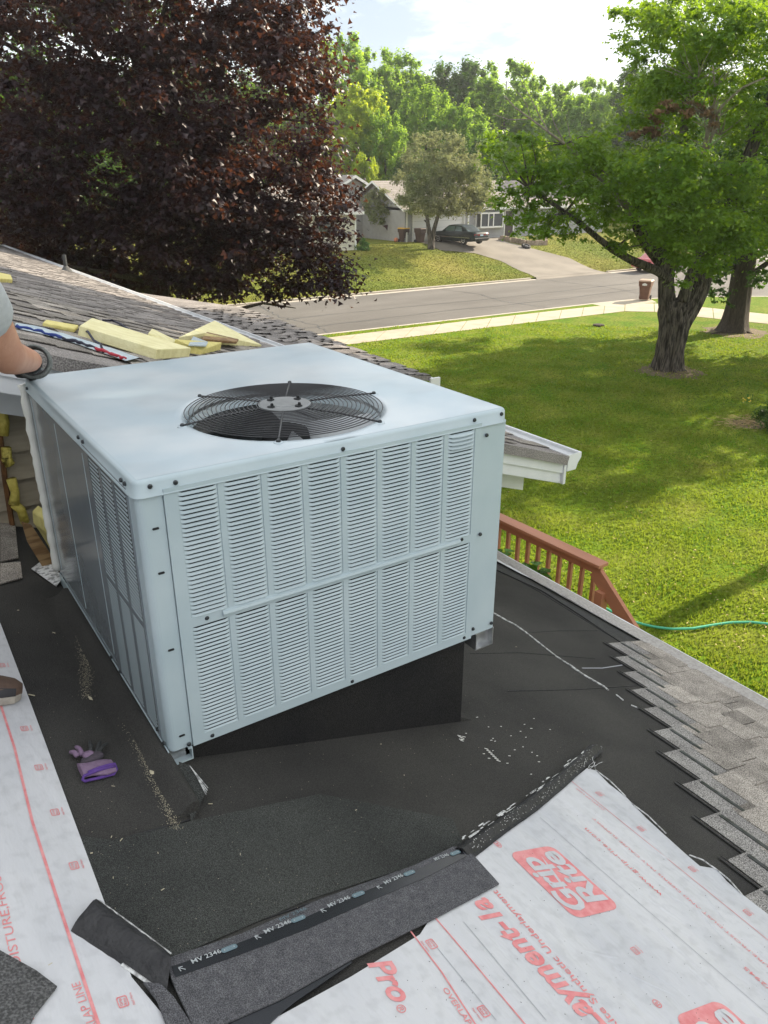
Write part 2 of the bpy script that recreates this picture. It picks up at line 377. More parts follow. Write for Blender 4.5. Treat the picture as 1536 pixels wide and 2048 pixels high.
# far side of the street
ys = [38.78, 40, 41, 42, 43, 44, 45, 46, 47, 48, 49, 50, 51, 55, 70, 110, 180, 250]
b = MB(); b.grid([[(x, y, zt(y)) for x in np.linspace(-190, 290, 40)] for y in ys])
b.add([(-190, 38.78, 0), (290, 38.78, 0), (290, 38.78, -.2), (-190, 38.78, -.2)], [(0, 1, 2, 3)]); struct('far_lawn', b, 'lawn_far')
b = MB(); b.box((-160, 38.6, -.12), (38.6, 38.778, .012)); b.box((46.3, 38.6, -.12), (160, 38.778, .012)); b.box((-160, 38.25, -.12), (160, 38.598, -.088)); struct('far_kerb', b, 'kerb')
Lp = [gt(*p) for p in ((1092, 558), (1057, 548), (1004, 523), (950, 507), (879, 501))] + [np.array([38.2, 51.9, 0])]
Rp = [gt(*p) for p in ((1225, 546), (1170, 532), (1140, 517), (1066, 498), (1010, 484))] + [np.array([47.9, 52.2, 0])]
Lp[0][1] = Rp[0][1] = 38.62
def driveway(name, Lp, Rp, k=30):
    Lr, Rr = resample([p[:2] for p in Lp], np.linspace(0, 1, k)), resample([p[:2] for p in Rp], np.linspace(0, 1, k))
    b = MB(); b.grid([[(*(l + (r - l) * t), zt((l + (r - l) * t)[1]) + .02) for t in np.linspace(0, 1, 8)] for l, r in zip(Lr, Rr)]); return struct(name, b, 'drive')
driveway('driveway', Lp, Rp)
b = MB(); b.grid([[(Lp[0][0] - .3, 38.22, -.094), (Rp[0][0] + .6, 38.22, -.094)], [(Lp[0][0], 38.66, .022), (Rp[0][0], 38.66, .022)]]); struct('driveway_lip', b, 'drive')
b = MB(); b.grid([[(-30 + i * 3, y, zt(y) + .02) for i in range(6)] for y in np.linspace(38.8, 53, 20)]); struct('neighbour_driveway', b, 'drive')
b = MB(); b.grid([[(64 + i * 1.5, y, zt(y) + .02) for i in range(6)] for y in np.linspace(38.8, 53, 20)]); struct('far_driveway', b, 'drive')
# bare patches of earth round the trunks
def patch(name, c, r, m, h=.006):
    b = MB(); P = []
    for k in range(28):
        a = 2 * PI * k / 28; q = r * (.75 + .35 * rnd.random()); P.append((c[0] + q * math.cos(a), c[1] + q * math.sin(a), h))
    b.add(P, [tuple(range(28))]); return struct(name, b, m)
patch('bare_earth', (23.2, 15.3), 1.25, 'dirt'); patch('bare_earth', (32, 18.6), 1.5, 'dirt'); patch('bare_earth', (19.6, 9.9), .55, 'dirt')

# ---------------------------------------------------------------- grass
def in_poly(x, y, P):
    c = np.zeros(len(x), bool); n = len(P)
    for i in range(n):
        (x0, y0), (x1, y1) = P[i], P[(i + 1) % n]
        t = ((y0 > y) != (y1 > y)) & (x < (x1 - x0) * (y - y0) / (y1 - y0 + 1e-12) + x0); c ^= t
    return c
n = 340000
rr = np.exp(rng.uniform(math.log(6.0), math.log(38), n)); th = YAW + rng.uniform(-.62, .62, n)
gx = CAM[0] + rr * np.sin(th); gy = CAM[1] + rr * np.cos(th)
ok = (gx > 3.6) & (gy < 28.1) & ~in_poly(gx, gy, [tuple(p) for p in near] + [tuple(p) for p in far[::-1]]) & in_poly(gx, gy, [(-80, -80)] + kerb_path[::-1])
ok &= ~((gx > 32.8) & (gx < 37.4) & (gy > 26.3))
for c, r, k in (((23.2, 15.3), 1.3, .45), ((32, 18.6), 1.5, .45), ((19.6, 9.9), .5, .3)):
    ok &= (np.hypot(gx - c[0], gy - c[1]) > r * rng.uniform(.7, 1.1, n)) | (rng.random(n) < k)
gx, gy, rr = gx[ok], gy[ok], rr[ok]; n = len(gx)
hh = rng.uniform(.025, .065, n) * (1 + .4 * np.sin(gx * 2.1) * np.sin(gy * 1.7)); ww = (.0045 + .00085 * rr) * rng.uniform(.7, 1.3, n)
a = rng.uniform(0, 2 * PI, n); la = rng.uniform(0, 2 * PI, n); ln = rng.uniform(.2, 1.1, n) * hh
B0 = np.stack([gx - ww * np.cos(a), gy - ww * np.sin(a), np.full(n, -.005)], 1); B1 = np.stack([gx + ww * np.cos(a), gy + ww * np.sin(a), np.full(n, -.005)], 1)
TP = np.stack([gx + ln * np.cos(la), gy + ln * np.sin(la), hh], 1)
V = np.stack([B0, B1, TP], 1).reshape(-1, 3)
tag(raw('grass', V, np.arange(3 * n).reshape(-1, 3), 'blade'), kind='stuff')
b = MB()
for i in range(700):
    P = gnd(rnd.uniform(1000, 1536), rnd.uniform(690, 1300), .045 + rnd.random() * .02); a = rnd.uniform(0, 6); l_ = rnd.uniform(.012, .035); d = np.array([math.cos(a), math.sin(a), rnd.uniform(-.3, .3)]); s_ = np.array([-d[1], d[0], .2])
    if P[0] > 3.7: b.add([P, P + d * l_ + s_ * l_ * .3, P + d * l_ * 1.6, P + d * l_ - s_ * l_ * .4], [(0, 1, 2, 3)])
for i in range(500):
    a = rnd.uniform(0, 2 * PI); q = rnd.gauss(0, 1.3); c = rnd.choice(((23.2, 15.3), (32, 18.6))); P = np.array([c[0] + q * math.cos(a), c[1] + q * math.sin(a), .03]); l_ = rnd.uniform(.03, .06); d = np.array([math.cos(a * 3), math.sin(a * 3), .1]); s_ = np.array([-d[1], d[0], .2])
    b.add([P, P + d * l_ + s_ * l_ * .3, P + d * l_ * 1.6, P + d * l_ - s_ * l_ * .4], [(0, 1, 2, 3)])
tag(b.build('fallen_leaves', 'straw'), kind='stuff')
for pts in (((2, 30.5), (9, 30.9), (16, 30.6), (24, 31.0), (33, 30.8), (42, 31.2)), ((6, 33.2), (14, 33.0), (21, 33.4), (30, 33.1), (45, 33.5)), ((17, 28.8), (17.6, 31), (17.2, 34), (17.9, 38)), ((30.5, 28.8), (30.1, 32), (30.9, 35), (30.4, 38)), ((39, 29), (39.8, 33), (39.2, 38))):
    b = MB(); P = [np.array([x + rnd.uniform(-.1, .1), y + rnd.uniform(-.1, .1), -.094]) for x, y in resample(pts, np.linspace(0, 1, 40))]
    for p, q in zip(P, P[1:]):
        d = (q - p) / np.linalg.norm(q - p); s_ = np.array([-d[1], d[0], 0]) * rnd.uniform(.012, .03); b.add([p - s_, q - s_, q + s_, p + s_], [(0, 1, 2, 3)])
    struct('road_crack', b, 'tar_line')
# far verge grass
n = 60000
gx = rng.uniform(8, 60, n); gy = 38.8 + rng.beta(1, 1.6, n) * 13
lx = np.interp(gy, [p[1] for p in Lp], [p[0] for p in Lp]); rx = np.interp(gy, [p[1] for p in Rp], [p[0] for p in Rp])
ok = ((gx < lx) | (gx > rx)); gx, gy = gx[ok], gy[ok]; n = len(gx); gz = np.array([zt(v) for v in gy])
hh = rng.uniform(.03, .07, n); a = rng.uniform(0, 2 * PI, n)
B0 = np.stack([gx - .022 * np.cos(a), gy - .022 * np.sin(a), gz], 1); B1 = np.stack([gx + .022 * np.cos(a), gy + .022 * np.sin(a), gz], 1)
TP = np.stack([gx + rng.uniform(-.08, .08, n), gy + rng.uniform(-.08, .08, n), gz + hh], 1)
MATS['blade_far'] = MATS['lawn_far']
tag(raw('far_grass', np.stack([B0, B1, TP], 1).reshape(-1, 3), np.arange(3 * n).reshape(-1, 3), 'lawn_far'), kind='stuff')

# ================================================================ OWN HOUSE
house = thing('house', 'tan sided house under the camera, its low roof stripped and half reshingled', 'house', (1, 6, 0))
deckr = MB()
EAVE = 2.835
plate(deckr, [rxy(-6, -6), rxy(EAVE, -6), rxy(EAVE, 1.98), rxy(-6, 1.98)], NR, .09)
lower = deckr.build('roof', 'membrane', house)
# granulated cap sheet in front of the unit, lapped over the smoother one
b = MB(); plate(b, [roof(*p, .004) for p in ((120, 1668), (225, 1683), (392, 1642), (640, 1590), (905, 1640), (930, 1700), (620, 1800), (330, 1925), (170, 1900))], NR, .003)
b.build('cap_sheet', 'membrane_grit', lower)
# raised laps between the membrane runs
def lap(pts, wdt, m='lap_black', h=.003, name='lap'):
    b = MB()
    for p, q in zip(pts, pts[1:]):
        P, Q = roof(*p), roof(*q); d = Q - P; d /= np.linalg.norm(d); s = np.cross(NR, d)
        b.prism([P, Q, Q + s * wdt, P + s * wdt], NR * h)
    return b.build(name, m, lower)
lap([(165, 1700), (232, 1683), (300, 1664), (380, 1642)], .004)
lap([(1270, 1302), (1150, 1228), (1080, 1184), (995, 1138)], .006)
lap([(1055, 1266), (1120, 1262), (1195, 1262)], .003, 'membrane_grit'); lap([(940, 1308), (1040, 1306), (1190, 1318)], .002, 'membrane_grit')
lap([(1165, 1337), (1205, 1337), (1245, 1331)], .005, 'crease', .002); lap([(1015, 1383), (1150, 1380), (1275, 1372)], .003)
lap([(500, 1832), (640, 1786), (760, 1745), (900, 1700)], .004); lap([(330, 1905), (500, 1850), (760, 1760), (900, 1712)], .003)
# membrane turned down over the eave, black starter course
b = MB(); plate(b, [roof(*p, .006) for p in ((990, 1128), (1083, 1178), (1160, 1222), (1290, 1292), (1262, 1300), (1150, 1225), (1082, 1182), (990, 1140))], NR, .003); b.build('eave_strip', 'lap_black', lower)
# torn pale seam of the old felt
pts = [(986, 1226), (1010, 1240), (1030, 1250), (1052, 1266), (1085, 1292), (1112, 1313), (1138, 1330), (1160, 1346), (1180, 1358), (1208, 1374), (1216, 1381), (1232, 1390), (1246, 1401), (1262, 1411), (1290, 1422)]
b = MB()
for i, (p, q) in enumerate(zip(pts, pts[1:])):
    if i in (10, 12): continue
    P, Q = roof(*p), roof(*q); d = Q - P; d /= np.linalg.norm(d); s = np.cross(NR, d) * (.007 if i < 9 else .004) * rnd.uniform(.6, 1.5)
    b = MB(); b.prism([P - s * .5, Q - s * .5, Q + s, P + s], NR * .004); b.build('torn_seam', 'film', lower)

# shingles still on the lower roof: courses parallel to the eave, stepped back at their ends
stair = [(1213, 1289), (1227, 1317), (1243, 1348), (1259, 1383), (1284, 1421), (1304, 1466), (1322, 1510), (1360, 1573), (1396, 1642), (1450, 1725), (1480, 1800), (1515, 1885), (1560, 1960)]
CW = .128
def slab_mesh(name, lx, ly, t, m, skew=0):
    b = MB(); b.prism([(0, -ly, 0), (lx, -ly, 0), (lx, 0, 0), (0, 0, 0)], (0, 0, t)); me = bpy.data.meshes.new(name)
    me.from_pydata(b.v, [], b.f); me.materials.append(MATS[m]); return me
tabs = [slab_mesh('tab', CW + .015, w_, .005, 'shingle') for w_ in (.10, .135, .17, .21, .26)]
CAPL = .20
for k, p in enumerate(stair):
    P = roof(*p); x_up = P[0]                       # upslope edge of the course
    yend = P[1]; xlow = x_up + CAPL + CW            # downslope edge
    if xlow > EAVE + .02: xlow = EAVE + .02
    # the shingle body: head lap that shows in the steps
    y = yend; first = True
    while y > -2.0:
        ln = rnd.uniform(.85, 1.0) if not first else .33 + .05 * rnd.random()
        if first: ln = .95
        bb = MB(); y2 = y - ln + .003
        h0, h1 = .004, .013
        bb.add([rxy(x_up, y, h0), rxy(xlow, y, h1), rxy(xlow, y2, h1), rxy(x_up, y2, h0), rxy(x_up, y, h0 - .0035), rxy(xlow, y, h1 - .005), rxy(xlow, y2, h1 - .005), rxy(x_up, y2, h0 - .0035)],
               [(3, 2, 1, 0), (4, 5, 6, 7), (0, 1, 5, 4), (1, 2, 6, 5), (2, 3, 7, 6), (3, 0, 4, 7)])
        o = bb.build('shingle', 'shingle', lower)
        y -= ln; first = False
    # sealant stripes and the black torn edge at the step
    bb = MB()
    for dx, wd, h in ((-.012, .010, .005), (.004, .004, .0065)):
        bb.prism([rxy(x_up + dx, yend + .02, h), rxy(x_up + dx + wd, yend + .02, h), rxy(x_up + dx + wd, yend - .34, h), rxy(x_up + dx, yend - .34, h)], NR * .002)
    bb.build('torn_edge', 'lap_black', lower)
    bb = MB(); bb.prism([rxy(x_up + .006, yend + .001, .0052), rxy(min(x_up + .196, xlow - .02), yend + .001, .0098), rxy(min(x_up + .196, xlow - .02), yend - .36, .0098), rxy(x_up + .006, yend - .36, .0052)], NR * .0012); bb.build('head_lap', 'shingle_cap', lower)
    bb = MB(); xs_ = x_up + CW - .028
    if xs_ < EAVE:
        bb.prism([rxy(xs_, yend - .012, .0102), rxy(xs_ + .018, yend - .012, .0104), rxy(xs_ + .018, yend - .30, .0104), rxy(xs_, yend - .30, .0102)], NR * .0015)
        bb.build('sealant_strip', 'tar_line', lower)
    # laminated tabs
    y = yend - rnd.uniform(0, .09)
    xs = xlow - CW - .012
    while y > -2.0:
        me = rnd.choice(tabs); wd = {0: .10, 1: .135, 2: .17, 3: .21, 4: .26}[tabs.index(me)]
        piece('tab', me, lower, rxy(xs, y, .0100), (0, math.atan(RS) - .025, rnd.uniform(-.006, .006)))
        y -= wd + rnd.choice((.006, .09, .14, .18))
# tabs of the lowest courses under the eave line
for r_ in range(1, 3):
    xs = EAVE - CW * r_
    yend = roof(*stair[0])[1] - .02 - .10 * r_
    y = yend
    while y > -2.0:
        me = rnd.choice(tabs); wd = {0: .10, 1: .135, 2: .17, 3: .21, 4: .26}[tabs.index(me)]
        piece('tab', me, lower, rxy(xs, y, .0105), (0, math.atan(RS) - .025, 0)); y -= wd + rnd.choice((.006, .09, .14))

# eave gutter with leaf guard
def trough(x, z, y0, y1, parent, wdt=.125, hgt=.10):
    b = MB()
    prof = [(0, 0), (0, -hgt), (wdt * .66, -hgt), (wdt * .78, -hgt * .62), (wdt, -hgt * .30), (wdt, 0), (wdt - .014, 0), (wdt - .014, -.012), (wdt - .004, -.012), (wdt - .004, -hgt * .28), (wdt * .76, -hgt * .58), (wdt * .64, -hgt + .004), (.004, -hgt + .004), (.004, 0)]
    b.prism([(x + px, y0, z + pz) for px, pz in prof], (0, y1 - y0, 0))
    g = b.build('gutter', 'white_metal', parent)
    for yy, s in ((y0, -.004), (y1, .0)):
        b = MB(); b.prism([(x + px, yy + s, z + pz) for px, pz in prof[:6]], (0, .004, 0)); b.build('end_cap', 'white_metal', g)
    return g
ez = RZ - RS * EAVE
gut = trough(EAVE + .012, ez + .012, -6, 1.95, house, .072, .08)
b = MB(); b.grid([[(EAVE - .02 + t * .095, y, ez + .020 + .006 * math.sin(t * PI) - t * .006 + rnd.uniform(-.002, .002)) for t in (0, .25, .5, .75, 1)] for y in np.linspace(-5.9, 1.9, 130)]); b.build('leaf_guard', 'gutter_mesh', gut)
b = MB(); b.box((EAVE - .012, -6, ez - .17), (EAVE + .008, 1.97, ez - .004)); b.build('fascia', 'white_metal', house)
b = MB(); b.prism([roof(986, 1110, .012), roof(1080, 1160, .012), roof(1150, 1203, .013), roof(1225, 1248, .012), roof(1205, 1240, .012), roof(1140, 1205, .017), roof(1085, 1172, .012), roof(1040, 1150, .010), roof(986, 1122, .012)], NR * .002); b.build('drip_edge', 'white_metal', house)

# gable wall behind the unit: lapped siding boards
WY = 1.98
wall = MB()
wall.prism([(-6, WY + .02, 0), (2.7, WY + .02, 0), (2.7, WY + .02, UZ - US * 2.7 - .14), (-6, WY + .02, UZ + 2 - .14)], (0, .14, 0))
wl = wall.build('gable_wall', 'siding_tan', house)
z = RZ - RS * 2.7
k = 0
while z < 6.6:
    x0 = max(-3.0, (RZ - z) / RS - .25); x1 = min(2.7, (UZ - .16 - z) / US)
    cut = [(x0, x1)]
    for a_, c_ in cut:
        if c_ - a_ > .1:
            bb = MB(); bb.prism([(a_, WY + .018, z + .145), (a_, WY - .012, z), (a_, WY + .004, z - .003), (a_, WY + .018, z)], (c_ - a_, 0, 0)); bb.build('siding_board', 'siding_tan', wl)
    z += .135; k += 1
b = MB(); b.box((.13, WY - .045, 4.74), (.20, WY - .013, 5.5)); b.build('corner_board', 'siding_tan', wl)
# side walls under the eaves
b = MB(); b.box((2.3, -6, 0), (2.45, 1.97, ez - .12)); b.build('side_wall', 'siding_tan', house)
b = MB(); b.box((2.75, 2.16, 0), (2.9, 24, 4.45)); b.build('side_wall', 'siding_tan', house)

# upper roof
YR, UE, YF = 1.60, 3.28, 23.0
b = MB(); plate(b, [uxy(-7, YR), uxy(UE, YR), uxy(UE, YF), uxy(-7, YF)], NU, .06)
# opening left where the duct went in
upper = b.build('roof', 'shingle_up', house)
me_u = []
for w_ in (.12, .16, .20, .25):
    b = MB(); b.prism([(0, -w_, 0), (.15, -w_, 0), (.15, 0, 0), (0, 0, 0)], (0, 0, .0038)); me = bpy.data.meshes.new('tab'); me.from_pydata(b.v, [], b.f); me.materials.append(MATS['shingle']); me_u.append((me, w_))
cand = []
for k in range(28):
    xs = UE - .145 * (k + 1) + .01; y = YR + .02 + rnd.random() * .3
    while y < YF - .3:
        me, w_ = rnd.choice(me_u); cand.append((y + w_, xs, me, w_)); y += w_ + rnd.choice((.006, .10, .15, .2))
cand.sort(key=lambda c: c[0])
for y, xs, me, w_ in cand[:300]: piece('tab', me, upper, uxy(xs, y, .004), (0, math.atan(US) - .018, rnd.uniform(-.01, .01)))
b = MB()
for y, xs, me, w_ in cand[300:]:
    h0, h1 = .004, .012
    b.add([uxy(xs, y - w_, h0), uxy(xs + .15, y - w_, h1), uxy(xs + .15, y, h1), uxy(xs, y, h0), uxy(xs, y - w_, 0), uxy(xs + .15, y - w_, 0), uxy(xs + .15, y, 0), uxy(xs, y, 0)], [(0, 1, 2, 3), (0, 4, 5, 1), (1, 5, 6, 2), (2, 6, 7, 3), (3, 7, 4, 0)])
tag(b.build('tabs', 'shingle_up', upper), kind='stuff')
# rake: fascia, trim and soffit
def rake(y0, y1, d0, d1, name, m, x0=-6, x1=UE - .02, par=house):
    b = MB(); b.prism([(x0, y0, UZ - US * x0 - d1), (x1, y0, UZ - US * x1 - d1), (x1, y0, UZ - US * x1 - d0), (x0, y0, UZ - US * x0 - d0)], (0, y1 - y0, 0)); return b.build(name, m, par)
rake(YR + .03, YR + .05, .065, .13, 'rake_trim', 'white_metal'); rake(YR + .045, YR + .065, .125, .205, 'rake_fascia', 'white_metal')
rake(YR + .25, YR + .27, .20, .34, 'frieze_board', 'white_metal', x1=UE - .16)
rake(YR + .066, WY + .018, .20, .212, 'soffit', 'white_metal')
uz = UZ - US * UE
ug = trough(UE + .006, uz + .004, YR + .02, YF, house, .125, .115)
b = MB(); b.box((UE - .02, YR + .02, uz - .20), (UE + .002, YF, uz - .065)); b.build('fascia', 'white_metal', house)
# porch roof beyond, a shallower slope off the main eave
p0, p1, p2 = gnd(862, 754, 4.4), gnd(534, 633, 4.4), gnd(482, 615, 4.4)
xe = (p0[0] + p1[0]) / 2; py0, py1 = p0[1], p2[1]
b = MB(); zs = uz - .02
b.prism([(UE + .14, py0, zs - .05), (p0[0], py0, 4.36), (p1[0], p1[1], 4.36), (p2[0], p2[1], 4.36), (UE + .14, py1 + 1.5, zs - .05)], (0, 0, .045))
b.build('porch_roof', 'shingle_up', house)
b = MB(); k = 0
for i in range(10):
    t = i / 10; y = py0 + .02
    while y < py1 - .3:
        w_ = rnd.choice((.12, .16, .22)); xx = lambda yy: np.interp(yy, [py0, p1[1]], [p0[0], p1[0]])
        x0_ = UE + .14 + (xx(y) - UE - .14) * t; x1_ = UE + .14 + (xx(y) - UE - .14) * (t + .11)
        z0_ = zs + (4.405 - zs) * t; z1_ = zs + (4.405 - zs) * (t + .1)
        b.add([(x0_, y, z0_ + .002), (x1_, y, z1_ + .012), (x1_, y + w_, z1_ + .012), (x0_, y + w_, z0_ + .002), (x1_, y, z1_), (x1_, y + w_, z1_)], [(0, 1, 2, 3), (1, 4, 5, 2)])
        y += w_ + rnd.choice((.006, .1, .15))
tag(b.build('tabs', 'shingle_up', house), kind='stuff')
b = MB(); b.box((p0[0] - .02, py0 - .03, 4.28), (p0[0] + .10, py0 - .002, 4.39)); b.build('end_cap', 'white_metal', house)
b = MB(); b.tube([(p0[0] + .05, py0, 4.37), (p1[0] + .05, p1[1], 4.37)], .012, 6); b.build('gutter', 'white_metal', house)
b = MB(); b.box((3.9, py0 + .3, 0), (4.02, py0 + .42, 4.35)); b.box((3.9, py1 - .4, 0), (4.02, py1 - .28, 4.35)); b.build('porch_post', 'trim_white', house)
# vent pipe with its flashing
vp = upr(133, 543)
v = MB(); v.tube([vp - (0, 0, .1), vp + (0, 0, .30)], .035, 12); vpo = v.build('vent_pipe', 'coil', upper, smooth=False)
v = MB(); v.lathe([(.13, -.03), (.09, .03), (.05, .08), (.04, .10)], vp, 14); v.build('flashing', 'slate_scrap', vpo, smooth=True)
# foundation details: remnants of old shingles by the wall
for q in (((0, 1046), (30, 1052), (36, 1120), (0, 1128)), ((0, 1132), (40, 1128), (44, 1160), (0, 1172))):
    b = MB(); plate(b, [roof(*p, .012) for p in q], NR, .006); b.build('shingle', 'shingle', lower)
# expanding foam squeezed out along the wall joint
b = MB()
ft = [(2, 792), (4, 818), (8, 845), (5, 870), (12, 895), (14, 925), (10, 912), (20, 930), (22, 958), (30, 985), (28, 1008), (42, 1020), (50, 1045)]
for seg in (ft[:4], ft[4:8], ft[8:11], ft[10:]):
    P = [aty(x, y, WY - .05) for x, y in seg]; b.tube(P, [.015 + .012 * rnd.random() for _ in P], 7)
b.build('foam_bead', 'foam_spray', wl, smooth=True)
b = MB(); b.tube([aty(x, y, WY - .02) for x, y in ((-2, 850), (4, 905), (10, 960), (18, 1010), (26, 1060))], .012, 6); b.build('rusty_edge', 'rust_wood', wl)
# ================================================================ ROOFTOP UNIT
ZB, ZT, UW, UD = 4.805, 5.626, 1.20, 1.308
unit = thing('rooftop_air_conditioner', 'large pale grey louvred rooftop air conditioner with round fan grille on the black roof', 'air conditioner', (.6, .65, ZB))
# lid: sheet with a round hole, rolled edge and lip
GC, GR = (.597, .372), .314
b = MB(); ns = 72
outer = []
for k in range(ns):
    a = 2 * PI * k / ns; dx, dy = math.cos(a), math.sin(a)
    hx, hy = (UW / 2 - .004), (UD / 2 - .004)
    # ray from the fan centre to the rectangle
    ts = []
    if abs(dx) > 1e-9: ts += [((UW - .012 if dx > 0 else .012) - GC[0]) / dx]
    if abs(dy) > 1e-9: ts += [((UD - .012 if dy > 0 else .012) - GC[1]) / dy]
    t = min(q for q in ts if q > 0); outer.append([GC[0] + dx * t, GC[1] + dy * t])
corners = [(.012, .012), (UW - .012, .012), (UW - .012, UD - .012), (.012, UD - .012)]
for c in corners:
    i = min(range(ns), key=lambda j: (outer[j][0] - c[0]) ** 2 + (outer[j][1] - c[1]) ** 2); outer[i] = list(c)
rows = []
for t, dz in ((-.02, -.055), (-.006, -.012), (0, -.002), (.012, .0022), (.03, .0015), (.05, 0)):
    rows.append([(GC[0] + (GR + t) * math.cos(2 * PI * k / ns), GC[1] + (GR + t) * math.sin(2 * PI * k / ns), ZT + dz) for k in range(ns + 1)])
rows.append([(outer[k % ns][0], outer[k % ns][1], ZT + .0) for k in range(ns + 1)])
b.grid(rows); b.build('lid', 'unit_top', unit, smooth=True)
b = MB()
def ring(off, z): # rounded rectangle
    P = []; r = .022 + off
    for cx, cy, a0 in ((UW - .022, .022, -90), (UW - .022, UD - .022, 0), (.022, UD - .022, 90), (.022, .022, 180)):
        for i in range(6):
            a = math.radians(a0 + 90 * i / 5); P.append((cx + r * math.cos(a), cy + r * math.sin(a), z))
    return P + [P[0]]
b.grid([ring(-.013, ZT - .0004), ring(-.006, ZT - .0012), ring(-.001, ZT - .0045), ring(.002, ZT - .011), ring(.003, ZT - .040), ring(.008, ZT - .0425), ring(.008, ZT - .0455), ring(.001, ZT - .046), ring(-.004, ZT - .05)])
b.build('lid_rim', 'unit_paint', unit, smooth=True)
# screws
sm_ = MB(); sm_.lathe([(.0065, 0), (.0065, .003), (.004, .006)], (0, 0, 0), 8, 'y')
me_s = bpy.data.meshes.new('screw'); me_s.from_pydata([(x, -y, z) for x, y, z in sm_.v], [], sm_.f); me_s.materials.append(MATS['screw'])
def screw(x, y, z, rz=0): piece('screw', me_s, unit, (x, y, z), (0, 0, rz))
for p in ((300, 973), (351, 965), (686, 898), (949, 840), (1003, 828)):
    q = aty(*p, -.003); screw(q[0], -.002, q[2])
for x, z in ((1.115, .745), (1.11, .40), (1.10, .035), (1.185, .03), (.145, .398), (.46, .400), (.72, .401), (1.03, .402), (.125, .012), (.60, .012), (1.06, .014), (.055, .012)): screw(x, -.004, ZB + z)
for y, z in ((.06, .80), (.09, .80), (.46, .80), (.51, .80), (.03, .02), (.08, .035), (.45, .02), (.55, .02), (1.25, .79)): screw(-.004, y, ZB + z, -PI / 2)
# corner posts and frame
b = MB()
def post(P, z0, z1): b.prism([(x, y, z0) for x, y in P], (0, 0, z1 - z0))
r = .02; arc = [(r - r * math.cos(a), r - r * math.sin(a)) for a in np.linspace(0, PI / 2, 6)]
post([(0, .066)] + arc + [(.066, 0), (.066, .004), (r + .004, .004), (.004, r + .004), (.004, .066)], ZB + .002, ZT - .044)
b.build('corner_post', 'unit_paint', unit)
b = MB(); b.prism([(1.094, -.001, ZB + .006), (1.196, -.001, ZB + .006), (1.199, .003, ZB + .006), (1.199, .5, ZB + .006), (1.19, .5, ZB + .006), (1.19, .01, ZB + .006), (1.094, .01, ZB + .006)], (0, 0, ZT - ZB - .05)); b.build('corner_post', 'unit_paint', unit)
me_slot = bpy.data.meshes.new('slot'); sb = MB()
sb.prism([(-.009, -.0015, 0), (-.007, -.0015, -.003), (.007, -.0015, -.003), (.009, -.0015, 0), (.007, -.0015, .003), (-.007, -.0015, .003)], (0, .003, 0)); me_slot.from_pydata(sb.v, [], sb.f); me_slot.materials.append(MATS['dark_void'])
for z in (.689, .564, .332, .047): piece('slot', me_slot, unit, (.0395, -.0005, ZB + z))
# front panel with louvre bays: frame strips between the bays
colx = [(.102 + .1225 * i, .102 + .1225 * i + .1065) for i in range(8)]
zb_ = [(.030, .382), (.411, .776)]
b = MB(); Y0, Y1 = -.006, .004; x0, x1 = .0675, 1.092
b.box((x0, Y0, ZB), (x1, Y1, ZB + .030)); b.box((x0, Y0, ZB + .776), (x1, Y1, ZB + .79))
b.box((x0, Y0, ZB + .382), (x1, Y1, ZB + .411))
xs = [x0] + [v for c in colx for v in c] + [x1]
for i in range(0, len(xs), 2):
    for z0, z1 in zb_: b.box((xs[i], Y0, ZB + z0), (xs[i + 1], Y1, ZB + z1))
b.add([(x0, Y1, ZB - .003), (x1, Y1, ZB - .003), (x1, Y1 + .03, ZB - .003), (x0, Y1 + .03, ZB - .003)], [(0, 1, 2, 3)])
front = b.build('front_panel', 'unit_paint', unit)
b = MB(); b.prism([(.19, -.006, ZB + .388), (.19, -.013, ZB + .392), (.19, -.015, ZB + .398), (.19, -.013, ZB + .405), (.19, -.006, ZB + .408)], (.83, 0, 0)); b.build('stiffening_rib', 'unit_paint', front, smooth=False)
# pressed louvre: a hood open underneath, ends tapered into the sheet
def louvre_mesh(w, h, dep, dent=0):
    V = []; xsn = [0, .05, .12, .3, .5, .7, .88, .95, 1]
    amp = [0, .55, 1, 1, 1, 1, 1, .55, 0]
    prof = [(0, .53), (.42, .38), (.80, .20), (1.0, .02), (.93, -.03)]
    for fx, am in zip(xsn, amp):
        for d, zz in prof:
            V.append((fx * w, -d * dep * am - .0005, (zz if d else (zz + (1 - am) * .45)) * h - (1 - am) * 0 + dent * math.sin(fx * PI) * d))
    F = []
    n = len(prof)
    for i in range(len(xsn) - 1):
        for j in range(n - 1): F.append((i * n + j, i * n + j + 1, (i + 1) * n + j + 1, (i + 1) * n + j))
    me = bpy.data.meshes.new('louvre'); me.from_pydata(V, [], F); me.materials.append(MATS['unit_paint']); me.polygons.foreach_set('use_smooth', [True] * len(F)); return me
NL = 29
slots = []
for z0, z1 in zb_[::-1]:
    for ci, (a_, c_) in enumerate(colx):
        for k in range(NL): slots.append((ci, a_, z1 - (k + 1) * (z1 - z0) / NL, (z1 - z0) / NL))
me_l = louvre_mesh(.1065, .01330, .0048); me_l2 = louvre_mesh(.1065, .0119, .0036); me_d = louvre_mesh(.1065, .0133, .009, -.004)
cnt = 0; rest = MB()
for ci, x, z, p in slots:
    up_ = z > .4
    me = me_d if (ci == 7 and z > .715 and cnt < 300) else (me_l if up_ else me_l2)
    if cnt < 298: piece('louvre', me, front, (x, Y0 + .003, ZB + z)); cnt += 1
    else:
        V = np.array([v.co[:] for v in me.vertices]) + np.array([x, Y0 + .003, ZB + z]); rest.add(V, [tuple(q.vertices) for q in me.polygons])
tag(rest.build('louvres', 'unit_paint', front, smooth=True), kind='stuff')
